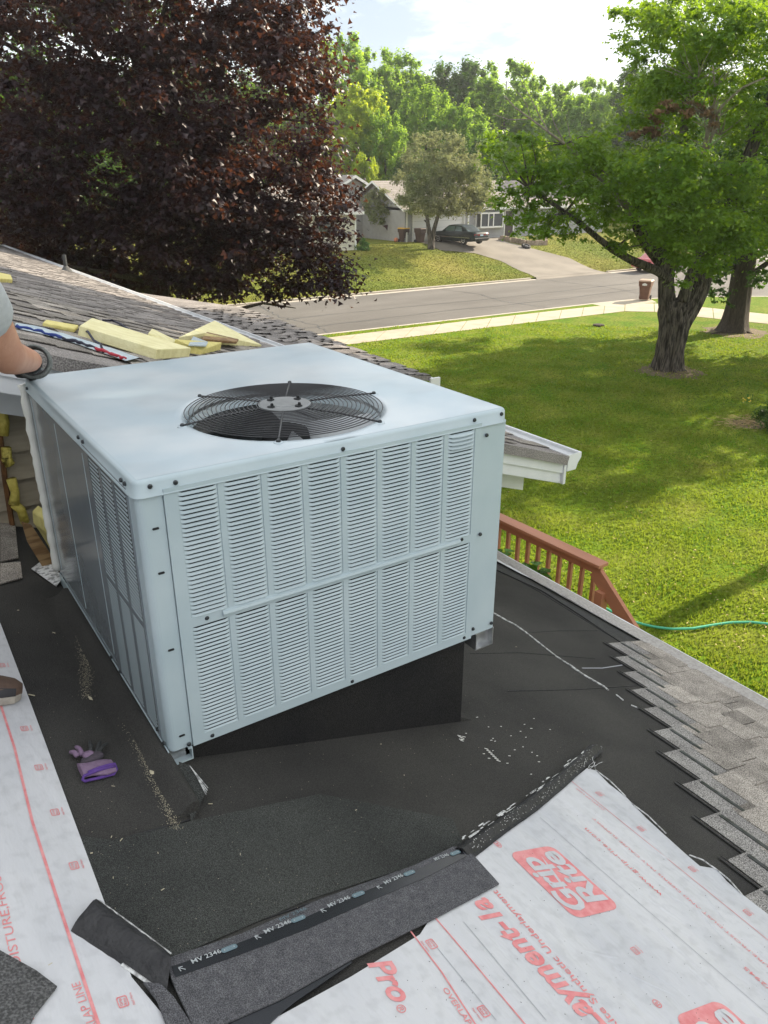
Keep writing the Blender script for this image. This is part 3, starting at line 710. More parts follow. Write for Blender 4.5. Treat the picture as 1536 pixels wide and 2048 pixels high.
b = MB(); b.box((.09, .0085, ZB + .02), (1.08, .05, ZB + .785)); b.build('coil', 'dark_void', unit)  # coil box coloured near-black, painting the shade in the louvre gaps
# left side: solid panel at the back, louvred panel near the corner
b = MB(); b.box((-.001, .50, ZB + .012), (.006, 1.29, ZB + .785)); sp = b.build('side_panel', 'unit_side_shaded', unit, bevel=.002)
for yy in (.515, .87, 1.24): b = MB(); b.tube([(-.001, yy, ZB + .05), (-.001, yy, ZB + .75)], .0014, 6); b.build('embossed_line', 'unit_paint', sp)
coly = [(.075, .183), (.203, .311), (.331, .439)]
b = MB(); X0, X1 = -.004, .006; y0, y1 = .0665, .492
b.box((X0, y0, ZB + .008), (X1, y1, ZB + .028)); b.box((X0, y0, ZB + .375), (X1, y1, ZB + .392)); b.box((X0, y0, ZB + .765), (X1, y1, ZB + .785))
ys_ = [y0] + [v for c in coly for v in c] + [y1]
for i in range(0, len(ys_), 2):
    for z0, z1 in ((.028, .375), (.392, .765)): b.box((X0, ys_[i], ZB + z0), (X1, ys_[i + 1], ZB + z1))
side = b.build('side_louvre_panel', 'unit_side_shaded', unit)
b = MB()
for z0, z1 in ((.392, .765), (.028, .375)):
    for a_, c_ in coly:
        for k in range(NL):
            z = z1 - (k + 1) * (z1 - z0) / NL; h = (z1 - z0) / NL
            P = [(X0 + .0010, ZB + z + h * .55), (X0 + .0007, ZB + z + h * .3), (X0 + .0003, ZB + z + h * .04)]
            b.add([(P[0][0], a_, P[0][1]), (P[1][0], a_ + .006, P[1][1]), (P[2][0], a_ + .008, P[2][1]), (P[2][0], c_ - .008, P[2][1]), (P[1][0], c_ - .006, P[1][1]), (P[0][0], c_, P[0][1])], [(0, 1, 4, 5), (1, 2, 3, 4)])
tag(b.build('louvres', 'unit_paint', side), kind='stuff')
b = MB(); b.box((-.0027, .07, ZB + .02), (.035, .49, ZB + .78)); b.build('coil', 'dark_void', unit)  # near-black face set just behind the blades, paints their gaps as shade
# casing behind: right and back walls, floor
b = MB(); b.box((1.185, .5, ZB + .01), (1.199, 1.29, ZB + .785)); b.build('right_panel', 'unit_paint', unit)
b = MB(); b.box((.0, 1.29, ZB + .01), (1.2, 1.306, ZB + .785)); b.build('back_panel', 'unit_paint', unit)
b = MB(); b.box((.01, .01, ZB + .004), (1.19, 1.3, ZB + .018)); b.build('floor_pan', 'galvanised', unit)
b = MB(); b.box((.06, .72, ZB + .02), (1.18, .74, ZB + .78)); b.build('divider', 'unit_paint', unit)
# base rails: channels that run back on both sides
for xa, xb in ((-.006, .064), (1.118, 1.198)):
    b = MB(); zt_, zb2 = ZB + .012, ZB - .062 if xa > .5 else ZB - .044
    th = .003
    prof = [(xa, zt_), (xa, zb2), (xb, zb2), (xb, zt_ - .012), (xb - .012, zt_ - .012), (xb - .012, zt_ - .018), (xb - .003, zt_ - .018), (xb - th, zb2 + th), (xa + th, zb2 + th), (xa + th, zt_)]
    if xa > .5: prof = [(xb, zt_ - .003), (xb, zb2), (xa, zb2), (xa, zt_ - .012), (xa + th, zt_ - .012), (xa + th, zb2 + th), (xb - th, zb2 + th), (xb - th, zt_ - .003)]
    b.prism([(x, -.004, z) for x, z in prof], (0, 1.30, 0)); o = b.build('base_rail', 'unit_paint' if xa < .5 else 'galvanised', unit)
    b = MB(); b.prism([(xa + .002, .02, zb2 + .003), (xb - .002, .02, zb2 + .003), (xb - .002, .02, ZB), (xa + .002, .02, ZB)], (0, .002, 0)); b.build('rail_end', 'galvanised', o)
# fan under the grille
GZ = ZT + .006
c3 = np.array([GC[0], GC[1], 0])
b = MB(); b.lathe([(GR - .012, ZT - .30), (GR - .012, ZT - .02)], c3, 48); b.f = b.f[:-2]; b.build('fan_shroud', 'galvanised', unit, smooth=True)
b = MB(); b.lathe([(.02, ZT - .36), (.078, ZT - .35), (.080, ZT - .10), (.070, ZT - .065), (.03, ZT - .05)], c3, 28); b.build('fan_motor', 'dark_void', unit, smooth=True)
b = MB(); b.lathe([(GR + .05, ZT - .45), (GR + .05, ZT - .44)], c3, 24); b.build('plenum_floor', 'coil', unit)
for k in range(4):
    a0 = 2 * PI * k / 4 + .5; rows = []
    for r_ in np.linspace(.07, .295, 5):
        rows.append([c3 + (r_ * math.cos(a0 + t * .9), r_ * math.sin(a0 + t * .9), ZT - .10 + (t - .5) * .10 + .02 * r_) for t in np.linspace(0, 1, 7)])
    b = MB(); b.grid(rows); b.build('fan_blade', 'fan_blade', unit, smooth=True)
grille = MB()
for k in range(6):
    a = math.radians(60 * k); d = np.array([math.cos(a), math.sin(a), 0])
    grille.tube([c3 + d * .075 + (0, 0, GZ + .010), c3 + d * .20 + (0, 0, GZ + .008), c3 + d * (GR - .01) + (0, 0, GZ + .001), c3 + d * (GR + .02) + (0, 0, GZ - .001)], .0032, 6)
gr = grille.build('fan_grille', 'wire', unit, smooth=True)
for i in range(17):
    r_ = .088 + (GR - .004 - .088) * i / 16; n = 84
    b = MB(); b.tube([c3 + (r_ * math.cos(2 * PI * k / n), r_ * math.sin(2 * PI * k / n), GZ + .012 - .010 * (r_ / GR) ** 2) for k in range(n)], .0016, 5, closed=True); b.build('wire_ring', 'wire', gr, smooth=True)
b = MB(); b.lathe([(.083, GZ + .010), (.083, GZ + .014), (.078, GZ + .016), (.046, GZ + .0155), (.044, GZ + .0175), (.0, GZ + .0175)], c3, 40)
hub = b.build('hub_plate', 'hub_metal', gr, smooth=False)
for k in range(4):
    a = math.radians(20 + 90 * k); p = c3 + (.060 * math.cos(a), .060 * math.sin(a), GZ + .0168)
    b = MB(); b.lathe([(.012, 0), (.012, .0015)], p, 14); b.lathe([(.005, .002), (.005, .008), (.003, .010)], p + (.004, .002, 0), 8); b.build('bolt_hole', 'dark_void', gr)
for k in range(6):
    a = math.radians(60 * k); p = c3 + ((GR + .022) * math.cos(a), (GR + .022) * math.sin(a), ZT + .001)
    b = MB(); b.lathe([(.016, .0), (.013, .0022), (.0, .0025)], p, 14); b.build('screw_dimple', 'unit_top', gr, smooth=True)
    b = MB(); b.lathe([(.007, .002), (.007, .007), (.004, .010)], p, 8); b.build('grille_screw', 'screw', gr)
# curb the unit stands on, wrapped in membrane
b = MB(); xr = 1.085
b.prism([(.05, .02, RZ - RS * .05 - .02), (xr, .02, RZ - RS * xr - .02), (xr, .02, ZB - .002), (.05, .02, ZB - .002)], (0, 1.24, 0))
curb = tag(b.build('curb', 'membrane_shaded', house), 'black membrane-wrapped curb, darkened for shade under the unit')
b = MB(); b.prism([(xr, .02, RZ - RS * xr + .02), (xr + .05, .02, RZ - RS * (xr + .05) + .002), (xr, .02, RZ - RS * xr)], (0, 1.2, 0)); b.build('cant_strip', 'membrane', house)
# flashing turned up along the left side of the unit, ending in a torn flap
b = MB(); rows = []
for y in np.linspace(-.225, 1.15, 24):
    w_ = .004 * math.sin(y * 17)
    rows.append([rxy(x + (w_ if 0 < i < 4 else 0), y, h) for i, (x, h) in enumerate(((-.096, .0), (-.075, .004), (-.055, .016), (-.042, .036), (-.030, .045), (-.014, .044), (-.006, .002)))])
b.grid(rows); r0 = rows[0]; b.add(r0, [tuple(range(len(r0)))]); b.build('side_flashing', 'membrane', house, smooth=True)
b = MB(); q0, q1, q2, q3 = roof(352, 1553, .045), roof(372, 1563, .05), roof(410, 1598, .035), roof(383, 1648, .003)
b.prism([q0, q1, q2, q3], (0, .003, .001)); o = b.build('torn_flap', 'membrane_grit', house)
b = MB()
for t in (0, .2, .38, .55): b.tube([q1 + (q2 - q1) * (t * .3) + (0, -.004 - t * .02, .003), q2 - (q2 - q3) * t * .3 + (0, -.004 - t * .01, .003)], .0012, 4)
b.build('release_film', 'film', o)
# foam gasket round the back left edge and spray foam behind
g_ = thing('foam_gasket', 'ragged off-white foam strip down the back edge of the air conditioner', 'foam strip', (-.02, 1.30, 5.2))
b = MB(); P = [(-.010 + rnd.uniform(-.0015, .0015), 1.300 + rnd.uniform(-.002, .002), 5.60 - i * .022) for i in range(36)]
b.tube(P, [.013 + .006 * rnd.random() for i in range(36)], 7); b.build('strip', 'white_bit', g_, smooth=True)
# ================================================================ THINGS ON THE ROOF
def text_mesh(s, bold=0, spacing=1.0, shear=0):
    cu = bpy.data.curves.new('text', 'FONT'); cu.body = s; cu.offset = bold; cu.space_character = spacing; cu.shear = shear; cu.resolution_u = 3
    fo = bpy.data.objects.new('text', cu); me = bpy.data.meshes.new_from_object(fo)
    V = np.array([v.co[:] for v in me.vertices]); F = [tuple(p.vertices) for p in me.polygons]
    bpy.data.objects.remove(fo); bpy.data.meshes.remove(me); bpy.data.curves.remove(cu)
    V[:, 0] -= V[:, 0].min(); return V, F
def letter(s, A, B, height, m, parent, name='lettering', bold=.008, n=NR, lift=.0012, spacing=1.0, shear=0):
    """flat print: text runs from A to B (baseline); letters rise to the left of A->B seen along n"""
    V, F = text_mesh(s, bold, spacing, shear); A = np.array(A); B = np.array(B); L_ = np.linalg.norm(B - A); ex = (B - A) / L_; ey = np.cross(n, ex)
    sx = L_ / V[:, 0].max(); sy = height / .70
    P = A + np.outer(V[:, 0] * sx, ex) + np.outer(V[:, 1] * sy, ey) + n * lift
    b = MB(); b.add(P, F); return b.build(name, m, parent)
def strip(pts, w_, m, parent, name, h, plane=roof):
    b = MB()
    for p, q in zip(pts, pts[1:]):
        P, Q = plane(*p, h), plane(*q, h); d = Q - P; d /= np.linalg.norm(d); s = np.cross(NR, d) * w_ / 2
        b.add([P - s, Q - s, Q + s, P + s], [(0, 1, 2, 3)])
    return b.build(name, m, parent)
def rounded(b, c, ex, ey, w_, h_, r, t=None):
    P = []
    for cx, cy, a0 in ((w_ / 2 - r, h_ / 2 - r, 0), (-w_ / 2 + r, h_ / 2 - r, 90), (-w_ / 2 + r, -h_ / 2 + r, 180), (w_ / 2 - r, -h_ / 2 + r, 270)):
        for i in range(6):
            a = math.radians(a0 + 18 * i); P.append(np.array(c) + ex * (cx + r * math.cos(a)) + ey * (cy + r * math.sin(a)))
    if t is None: b.add(P, [tuple(range(len(P)))])
    else:
        Q = [np.array(c) + (p - np.array(c)) * t for p in P]; n = len(P); b.add(P + Q, [(i, (i + 1) % n, n + (i + 1) % n, n + i) for i in range(n)])
def nail_icon(p, parent, flip=1, s=.018, lift=.0112):
    c = roof(*p, lift); ex = EY * flip; ey = np.cross(NR, ex); b = MB()
    rounded(b, c, ex, ey, s * 1.25, s, s * .2, .80)
    b.build('nail_mark', 'print_red', parent)
    letter('Grip\nRite', c - ex * s * .42 + ey * s * .06, c + ex * s * .42 + ey * s * .06, s * .26, 'print_red', parent, lift=.0, bold=.02)
    letter('Nail Here', c + ex * (-s * .7) - ey * s * 1.0, c + ex * s * .7 - ey * s * 1.0, s * .26, 'print_red', parent, lift=.0)
def undersheet(name, label, poly, h):
    t = thing(name, label, 'roofing underlayment', roof(*poly[0], 0)); b = MB()
    top = [roof(*p, h) for p in poly]; plate(b, top, NR, .002); b.build('sheet', 'under', t); return t
H1 = .009
u1 = undersheet('underlayment', 'wide pale underlayment sheet printed with the big red logo, lower right of the roof', [(1163, 1548), (1172, 1541), (1190, 1545), (1216, 1572), (1252, 1600), (1290, 1640), (1320, 1668), (1372, 1715), (1398, 1737), (1430, 1742), (1452, 1768), (1484, 1795), (1545, 1842), (1620, 1900), (1900, 2160), (1900, 2500), (300, 2500), (400, 2180), (555, 2040), (700, 1960), (838, 1875), (905, 1770), (942, 1722), (1050, 1640)], H1)
L1 = H1 + .0012
strip([(1140, 1566), (1509, 1866), (1640, 1975)], .0022, 'print_red', u1, 'red_line', L1)
strip([(868, 1842), (900, 1879), (1041, 2048), (1120, 2146)], .004, 'print_red', u1, 'red_line', L1)
strip([(818, 1868), (880, 1950), (943, 2048), (1010, 2150)], .004, 'print_red', u1, 'red_line', L1)
strip([(1078, 1640), (1536, 2038)], .0015, 'crease', u1, 'crease', L1); strip([(925, 1850), (1090, 2048)], .0018, 'crease', u1, 'crease', L1); strip([(870, 1900), (990, 2048)], .0015, 'crease', u1, 'crease', L1)
letter('www.grip-rite.com', roof(1324, 1796, H1), roof(1171, 1661, H1), .016, 'print_red', u1, spacing=1.1)
letter('URE,FROST,DUST AND DEBRIS MAY CAUSE SLIPPERY', roof(1536, 1939, H1), roof(1186, 1641, H1), .010, 'print_red', u1, bold=0)
letter('OVERLAP LINE', roof(1208, 1625, H1), roof(1152, 1581, H1), .008, 'print_red', u1, bold=0)
letter('/2945', roof(1540, 1983, H1), roof(1488, 1939, H1), .013, 'print_red', u1)
letter('Layment-1a', roof(1215, 2062, H1), roof(966, 1800, H1), .064, 'print_red', u1, bold=.03, shear=.15)
letter('Grip-Rite Synthetic Underlayment', roof(1300, 2130, H1), roof(991, 1786, H1), .019, 'print_red', u1)
letter('Pro', roof(733, 1934, H1), roof(785, 2016, H1), .056, 'print_red', u1, bold=.03, shear=.2)
letter('\u00ae', roof(787, 2020, H1), roof(797, 2036, H1), .020, 'print_red', u1)
letter('OVERLAP LINE', roof(882, 1985, H1), roof(962, 2100, H1), .014, 'print_red', u1)
letter('\u00ae', roof(1005, 1700, H1), roof(992, 1686, H1), .019, 'print_red', u1); letter('\u00ae', roof(1325, 2020, H1), roof(1308, 2003, H1), .019, 'print_red', u1)
def logo(off):
    A, B_, C_, D = [roof(*p, L1) + off for p in ((1011, 1707), (1107, 1701), (1243, 1825), (1144, 1842))]
    c = (A + B_ + C_ + D) / 4; ex = EY; ey = np.cross(NR, ex)
    hx = abs((A - D) @ EY) / 2 + abs((B_ - C_) @ EY) / 2; hy = (abs((A - B_) @ ER) + abs((C_ - D) @ ER)) / 2
    b = MB(); P = []; sh = .10
    for cx, cy, a0 in ((1, 1, 0), (-1, 1, 90), (-1, -1, 180), (1, -1, 270)):
        for i in range(6):
            a = math.radians(a0 + 18 * i); r = .028; x_ = cx * (hx / 2 - r) + r * math.cos(a); y_ = cy * (hy / 2 - r) + r * math.sin(a)
            P.append(c + ex * (x_ + sh * y_) + ey * y_)
    b.add(P, [tuple(range(len(P)))]); b.build('logo_plate', 'print_red', u1)
    for s_, k in (('Grip', .06), ('Rite', -.42)):
        o = c + ey * hy * k; letter(s_, o - ex * hx * .40, o + ex * hx * .40, hy * .42, 'under', u1, bold=.03, shear=.15, lift=.001)
b = MB()
for i in range(46):
    c = roof(rnd.uniform(760, 1536), rnd.uniform(1600, 2040), 0)
    P = c; 
    if not (c[0] > .55 and c[1] < -.35): continue
    a = rnd.choice((rnd.gauss(1.57, .25), rnd.gauss(1.57, .25), rnd.uniform(0, 3.1))); d = ER * math.cos(a) + EY * math.sin(a); s_ = np.cross(NR, d); l_ = rnd.uniform(.05, .22); w_ = rnd.uniform(.003, .007)
    pc_ = [project(c), project(c + d * l_)]
    if not all(in_poly(np.array([q_[0]]), np.array([q_[1]]), [(1175, 1600), (1440, 1790), (1560, 1900), (1560, 2100), (640, 2100), (930, 1830), (1010, 1720)])[0] for q_ in pc_): continue
    hh_ = H1 + .0001; rows = []
    for t in np.linspace(0, 1, 7):
        k = math.sin(PI * t); q = c + d * l_ * t + s_ * .006 * math.sin(t * 3 + i); rows.append([q - s_ * w_ * (.15 + k) + NR * hh_, q + NR * (hh_ + .0024 * k), q + s_ * w_ * (.15 + k) + NR * hh_])
    b.grid(rows)
tag(b.build('folds', 'under', u1, smooth=True), kind='stuff')
b = MB(); IN_ = [(1175, 1600), (1440, 1790), (1560, 1900), (1560, 2100), (640, 2100), (930, 1830), (1010, 1720)]
for i in range(260):
    px, py = rnd.uniform(600, 1536), rnd.uniform(1600, 2048)
    if not in_poly(np.array([px]), np.array([py]), IN_)[0]: continue
    P = roof(px, py, H1 + .0012); a = rnd.uniform(0, 6); l_ = rnd.uniform(.0008, .004); d = ER * math.cos(a) + EY * math.sin(a); b.prism([P, P + d * l_, P + d * l_ * .7 + np.cross(NR, d) * .0012], NR * .0006)
tag(b.build('grit', 'membrane', u1), kind='stuff')
logo(0 * NR); logo(roof(1316, 2011, 0) - roof(998, 1693, 0))
for p in ((1196, 1593), (1279, 1663), (1382, 1744), (1492, 1831), (1268, 1908)): nail_icon(p, u1, 1, .018, L1)
for p in ((861, 1895), (965, 2030)): nail_icon(p, u1, -1, .022, L1)
# crumpled edge strands of the sheet
b = MB()
for s_ in range(5):
    P = [roof(1165 + 6 * s_ + rnd.uniform(-3, 3), 1543 + rnd.uniform(-3, 3), .012)]
    for k in range(6): P.append(P[-1] + np.array([rnd.uniform(0, .016), rnd.uniform(-.004, .012), rnd.uniform(-.004, .006)]))
    b.tube(P, .0009, 4)
b.build('frayed_thread', 'film', u1)
b = MB()
for p, q in (((1190, 1545), (1250, 1598)), ((1262, 1612), (1330, 1672)), ((1376, 1715), (1432, 1745)), ((1432, 1745), (1482, 1795))):
    P, Q = roof(*p, H1 + .001), roof(*q, H1 + .001); b = MB(); b.tube([P, (P + Q) / 2 + NR * .006 + EY * .004, Q], .0025, 5); b.build('rolled_edge', 'film', u1)

u2 = undersheet('underlayment', 'narrow pale underlayment strip with one red line, running down the left side', [(0, 1249), (60, 1408), (130, 1598), (214, 1826), (262, 1960), (345, 2060), (480, 2500), (-900, 2500), (-900, 1249)], .007)
L2 = .0082
strip([(-6, 1394), (28, 1500), (64, 1650), (128, 1850), (193, 2048), (230, 2150)], .0065, 'print_red', u2, 'red_line', L2)
letter('CAUTION: MOISTURE,FROST,DUST AND DEBRIS', roof(92, 2150, .007), roof(-46, 1560, .007), .017, 'print_red', u2, bold=0)
letter('OVERLAP LINE', roof(210, 2105, .007), roof(158, 1969, .007), .016, 'print_red', u2, bold=0)
for p in ((48, 1462), (77, 1540), (109, 1630), (147, 1737), (244, 2010), (3, 1335)): nail_icon(p, u2, 1, .020, L2)

# starter shingle with the printed release tape
def flat(name, label, cat, poly, m, h, t=.004, group=None):
    o = thing(name, label, cat, roof(*poly[0], 0), group=group); b = MB(); plate(b, [roof(*p, h) for p in poly], NR, t); b.build('sheet', m, o); return o
s2 = flat('starter_shingle', 'upper half-hidden starter shingle edge just above the taped one', 'shingle', [(330, 1922), (480, 1872), (640, 1802), (760, 1758), (905, 1706), (915, 1712), (640, 1830), (345, 1945)], 'starter', .006)
letter('MV 2346', roof(560, 1848, .0072), roof(612, 1824, .0072), .008, 'tape_oval', s2, bold=0)
s1 = flat('starter_shingle', 'long speckled grey starter shingle with black tape printed MV 2346', 'shingle', [(334, 1937), (500, 1878), (640, 1824), (760, 1770), (860, 1724), (902, 1703), (916, 1703), (946, 1722), (995, 1777), (860, 1850), (700, 1930), (560, 2010), (392, 2085), (339, 1968)], 'starter', .016)
band = [(340, 1947), (470, 1900), (600, 1850), (720, 1797), (840, 1746), (918, 1709)]; band2 = [(930, 1723), (850, 1765), (730, 1817), (610, 1871), (478, 1922), (348, 1968)]
b = MB(); plate(b, [roof(*p, .0172) for p in band + band2], NR, .001); tp = b.build('release_tape', 'tape_black', s1)
for a_, c_ in (((382, 1942), (440, 1919)), ((528, 1881), (580, 1858)), ((655, 1828), (698, 1809)), ((768, 1781), (804, 1764)), ((868, 1733), (895, 1722))):
    letter('MV 2346', roof(*a_, .0172), roof(*c_, .0172), .0105, 'tape_print', tp, bold=.01)
for a_ in ((455, 1911), (593, 1851), (713, 1801), (815, 1758), (907, 1717)):
    c = roof(*a_, .0186); d = roof(700, 1800) - roof(500, 1880); d = d / np.linalg.norm(d); e_ = np.cross(NR, d); b = MB(); rounded(b, c, d, e_, .038, .012, .006); b.build('oval_mark', 'tape_oval', tp)
    b = MB(); rounded(b, c + NR * .0006, d, e_, .026, .0035, .0017, .8); b.build('oval_outline', 'tape_print', tp)
for a_ in ((360, 1952), (512, 1888), (643, 1834), (755, 1787)):
    c = roof(*a_, .0185); d = roof(700, 1800) - roof(500, 1880); d = d / np.linalg.norm(d); e_ = np.cross(NR, d); b = MB()
    for u_, v_ in (((-.005, .005), (.006, -.005)), ((-.005, .005), (.004, .004)), ((-.005, .005), (-.004, -.005))):
        P = c + d * u_[0] + e_ * u_[1]; Q = c + d * v_[0] + e_ * v_[1]; s = np.cross(NR, (Q - P) / np.linalg.norm(Q - P)) * .0009; b.add([P - s, Q - s, Q + s, P + s], [(0, 1, 2, 3)])
    b.build('arrow_mark', 'tape_print', tp)
flat('starter_shingle', 'short grey shingle end poking out under the curled black strip', 'shingle', [(284, 1975), (318, 1978), (345, 2005), (400, 2090), (345, 2100), (312, 2012)], 'starter', .014)
flat('shingle_offcut', 'flat dark slate coloured shingle offcut at the bottom left corner', 'shingle', [(-60, 1880), (0, 1913), (70, 1952), (112, 1984), (68, 2040), (40, 2100), (-80, 2100)], 'slate_scrap', .014)
flat('membrane_edge', 'shiny black membrane strip showing below the taped starter shingle', 'roofing membrane', [(440, 2056), (560, 1988), (706, 1920), (700, 1936), (590, 2012), (548, 2046), (500, 2100)], 'tape_black', .0125, .003)
# curled black strip at the left
cs = thing('membrane_offcut', 'curled black membrane offcut lying over the left underlayment', 'roofing offcut', roof(240, 1900, .01))
A0, A1 = roof(192, 1826, .03), roof(336, 1934, .03); B0_, B1_ = roof(140, 1868, .012), roof(331, 1994, .012)
rows = []
for t in np.linspace(0, 1, 16):
    P, Q = A0 + (A1 - A0) * t, B0_ + (B1_ - B0_) * t; row = []
    for s_ in np.linspace(0, 1, 9):
        j = .004 * math.sin(t * 23 + s_ * 9) if t < .05 or t > .96 else .001 * math.sin(t * 40 + s_ * 5)
        row.append(P + (Q - P) * s_ + NR * (.032 * math.sin(PI * (s_ * .78 + .16)) - .012 + j))
    rows.append(row)
b = MB(); b.grid(rows); b.grid([[p - NR * .004 for p in r[::-1]] for r in rows]); b.build('sheet', 'lap_black', cs, smooth=True)
b = MB(); b.tube([A0 + NR * .003, (A0 + A1) / 2 + NR * .004, A1 + NR * .003], .0018, 5); b.tube([B0_ + (B1_ - B0_) * .55 - NR * .004, B1_ - (B1_ - B0_) * .08 - NR * .006], .004, 5); b.build('release_film', 'film', cs)
# folded membrane strip with silver backing
fs = thing('membrane_strip', 'folded black membrane strip with torn silver edge at the top of the big underlayment sheet', 'roofing offcut', roof(1050, 1610, .01))
e0 = [(903, 1706), (975, 1656), (1050, 1604), (1110, 1556), (1176, 1497)]; e1 = [(944, 1724), (1005, 1676), (1072, 1628), (1136, 1573), (1204, 1508)]
rows = []
for t in np.linspace(0, 1, 24):
    r0_, r1_ = resample(e0, [t])[0], resample(e1, [t])[0]
    P, Q = roof(*r0_, .012), roof(*r1_, .014); rows.append([P + (Q - P) * s_ + NR * (.014 * math.sin(PI * min(1, s_ * 1.3)) + rnd.uniform(-.0015, .0015)) for s_ in (0, .2, .4, .6, .8, 1)])
b = MB(); b.grid(rows); b.grid([[p - NR * .003 for p in r[::-1]] for r in rows]); b.build('sheet', 'lap_black', fs)
b = MB()
for i in range(46):
    t = rnd.random() * .93; r0_ = resample(e0, [t])[0]; P = roof(r0_[0] + rnd.uniform(-3, 9), r0_[1] + rnd.uniform(-3, 4), .019 + rnd.uniform(0, .007)); d = roof(1050, 1604) - roof(975, 1656); d = d / np.linalg.norm(d); s_ = np.cross(NR, d)
    l_ = rnd.uniform(.008, .05); w_ = rnd.uniform(.001, .004); b.prism([P, P + d * l_, P + d * l_ * .9 + s_ * w_, P + s_ * w_], NR * .0008)
tag(b.build('release_film', 'film', fs), kind='stuff')
b = MB()
for i in range(160):
    t = rnd.random(); r0_, r1_ = resample(e0, [t])[0], resample(e1, [t])[0]; q = r0_ + (r1_ - r0_) * rnd.uniform(.3, .95); P = roof(*q, .027)
    b.prism([P, P + ER * .003, P + ER * .002 + EY * .003], NR * .0006)
tag(b.build('grit', 'film', fs), kind='stuff')

# scattered scraps, staples and granule dust
b = MB(); c = MB()
def bit(mb, p, l_, w_, a, h=.006):
    P = roof(*p, h); d = ER * math.cos(a) + EY * math.sin(a); s_ = np.cross(NR, d); mb.prism([P, P + d * l_, P + d * l_ + s_ * w_, P + s_ * w_], NR * w_ * .7)
for p in ((952, 1438), (975, 1457), (980, 1484), (984, 1480), (988, 1486), (1000, 1456), (1039, 1466), (1047, 1452), (1050, 1478), (975, 1520), (1027, 1503), (1062, 1508), (1072, 1515), (1020, 1475), (1060, 1460), (1044, 1497), (1075, 1527), (1016, 1515), (965, 1511), (1060, 1552), (1098, 1462), (1066, 1440), (930, 1470), (1012, 1530), (984, 1505)):
    bit(b, p, rnd.uniform(.005, .010), .0017, rnd.uniform(-.4, .1))
for i in range(9): bit(b, (912 + rnd.uniform(0, 16), 1473 + rnd.uniform(0, 14)), .012, .002, rnd.uniform(-1.2, -.6))
for i in range(7): bit(b, (968 + i * 4, 1500 + i * 4), .014, .0022, -.8)
for p, l_, w_, a in (((416, 1612), .02, .004, -.3), ((56, 1393), .035, .006, -.6), ((240, 1687), .02, .004, .8), ((222, 1680), .012, .004, 1), ((222, 1576), .016, .003, -.5), ((180, 1712), .01, .005, 0), ((226, 1762), .012, .003, 1.3), ((322, 1786), .016, .004, .4), ((316, 1712), .012, .003, 1.4), ((96, 1937), .016, .004, .4), ((480, 1715), .015, .003, 1.1), ((760, 1492), .01, .004, 0), ((808, 1555), .01, .004, 1), ((710, 1625), .012, .004, .3), ((104, 1268), .02, .005, -.8), ((158, 1282), .01, .005, .2), ((34, 1224), .012, .005, 0), ((152, 1256), .01, .006, 0), ((1190, 1605), .008, .003, 1), ((1030, 1296), .02, .003, -.2)): bit(c, p, l_ * .55, w_ * .45, a)
for i in range(420):
    bit(c, (rnd.uniform(20, 1180), rnd.uniform(1250, 1900)), rnd.uniform(.0006, .0020), .0008, rnd.uniform(0, 6), .0045)
tag(b.build('staples', 'white_bit'), kind='stuff'); tag(c.build('foam_crumbs', 'foam_bit'), kind='stuff')
b = MB()
for P_ in (((145, 1210), (162, 1268), (170, 1330), (172, 1400)), ((236, 1404), (270, 1480), (300, 1550), (330, 1610), (352, 1664))):
    for i in range(1000):
        q = resample(P_, [rnd.random()])[0]; s_ = rnd.gauss(0, 7); bit(b, (q[0] + s_, q[1] + rnd.gauss(0, 2)), .0012, .0010, rnd.uniform(0, 6), .0075)
tag(b.build('granule_dust', 'foam_bit'), kind='stuff')
b = MB()
for p, s_ in (((283, 1486), 1), ((290, 1515), .8), ((299, 1546), 1.1), ((131, 1232), 1.3), ((120, 1212), 1.2), ((177, 1398), .8)):
    P = roof(*p, .008); b.tube([P, P + EY * -.012 * s_ + ER * .002, P + EY * -.026 * s_ + ER * .006], [.002, .006 * s_, .001], 6)
tag(b.build('foam_flakes', 'foam_bit'), kind='stuff')

# insulation and flashing torn out, on the upper roof behind the unit
def up_box(name, label, cat, foot, hgt, m, h0=.006, bevel=.004, top=None):
    o = thing(name, label, cat, upr(*foot[0], 0)); B_ = [upr(*p, h0) for p in foot]; b = MB()
    Tp = [p + NU * hgt for p in B_] if top is None else [p + NU * t_ for p, t_ in zip(B_, top)]
    n = len(B_); b.add(B_ + Tp, [tuple(range(n))[::-1], tuple(range(n, 2 * n))] + [(i, (i + 1) % n, n + (i + 1) % n, n + i) for i in range(n)]); b.build('foam' if 'foam' in m else 'board', m, o, bevel=bevel); return o
up_box('foam_board', 'long pale yellow foam board lying across the roof behind the air conditioner', 'insulation board', [(155, 674), (310, 722), (378, 716), (180, 655)], .055, 'foam_pale')
up_box('foam_scrap', 'rough yellow foam strip nearest the worker on the shingles', 'insulation scrap', [(84, 655), (148, 668), (156, 660), (90, 649)], .022, 'foam_yellow', bevel=.006)
up_box('foam_block', 'tilted yellow foam block leaning at the right end of the torn out pile', 'insulation block', [(356, 684), (405, 690), (522, 695), (425, 660)], .07, 'foam_pale', top=[.03, .09, .02, .10])
up_box('foam_block', 'small notched yellow foam block in the middle of the pile', 'insulation block', [(345, 706), (400, 712), (440, 702), (360, 690)], .05, 'foam_yellow', top=[.08, .03, .06, .02])
up_box('foam_block', 'thin yellow foam wedge standing behind the long board', 'insulation block', [(292, 690), (330, 696), (352, 688), (300, 676)], .05, 'foam_pale', top=[.07, .01, .02, .06])
up_box('wood_strip', 'bare wood strip under the tilted foam block', 'wood strip', [(398, 697), (470, 700), (474, 694), (410, 680)], .02, 'plywood', h0=.05)
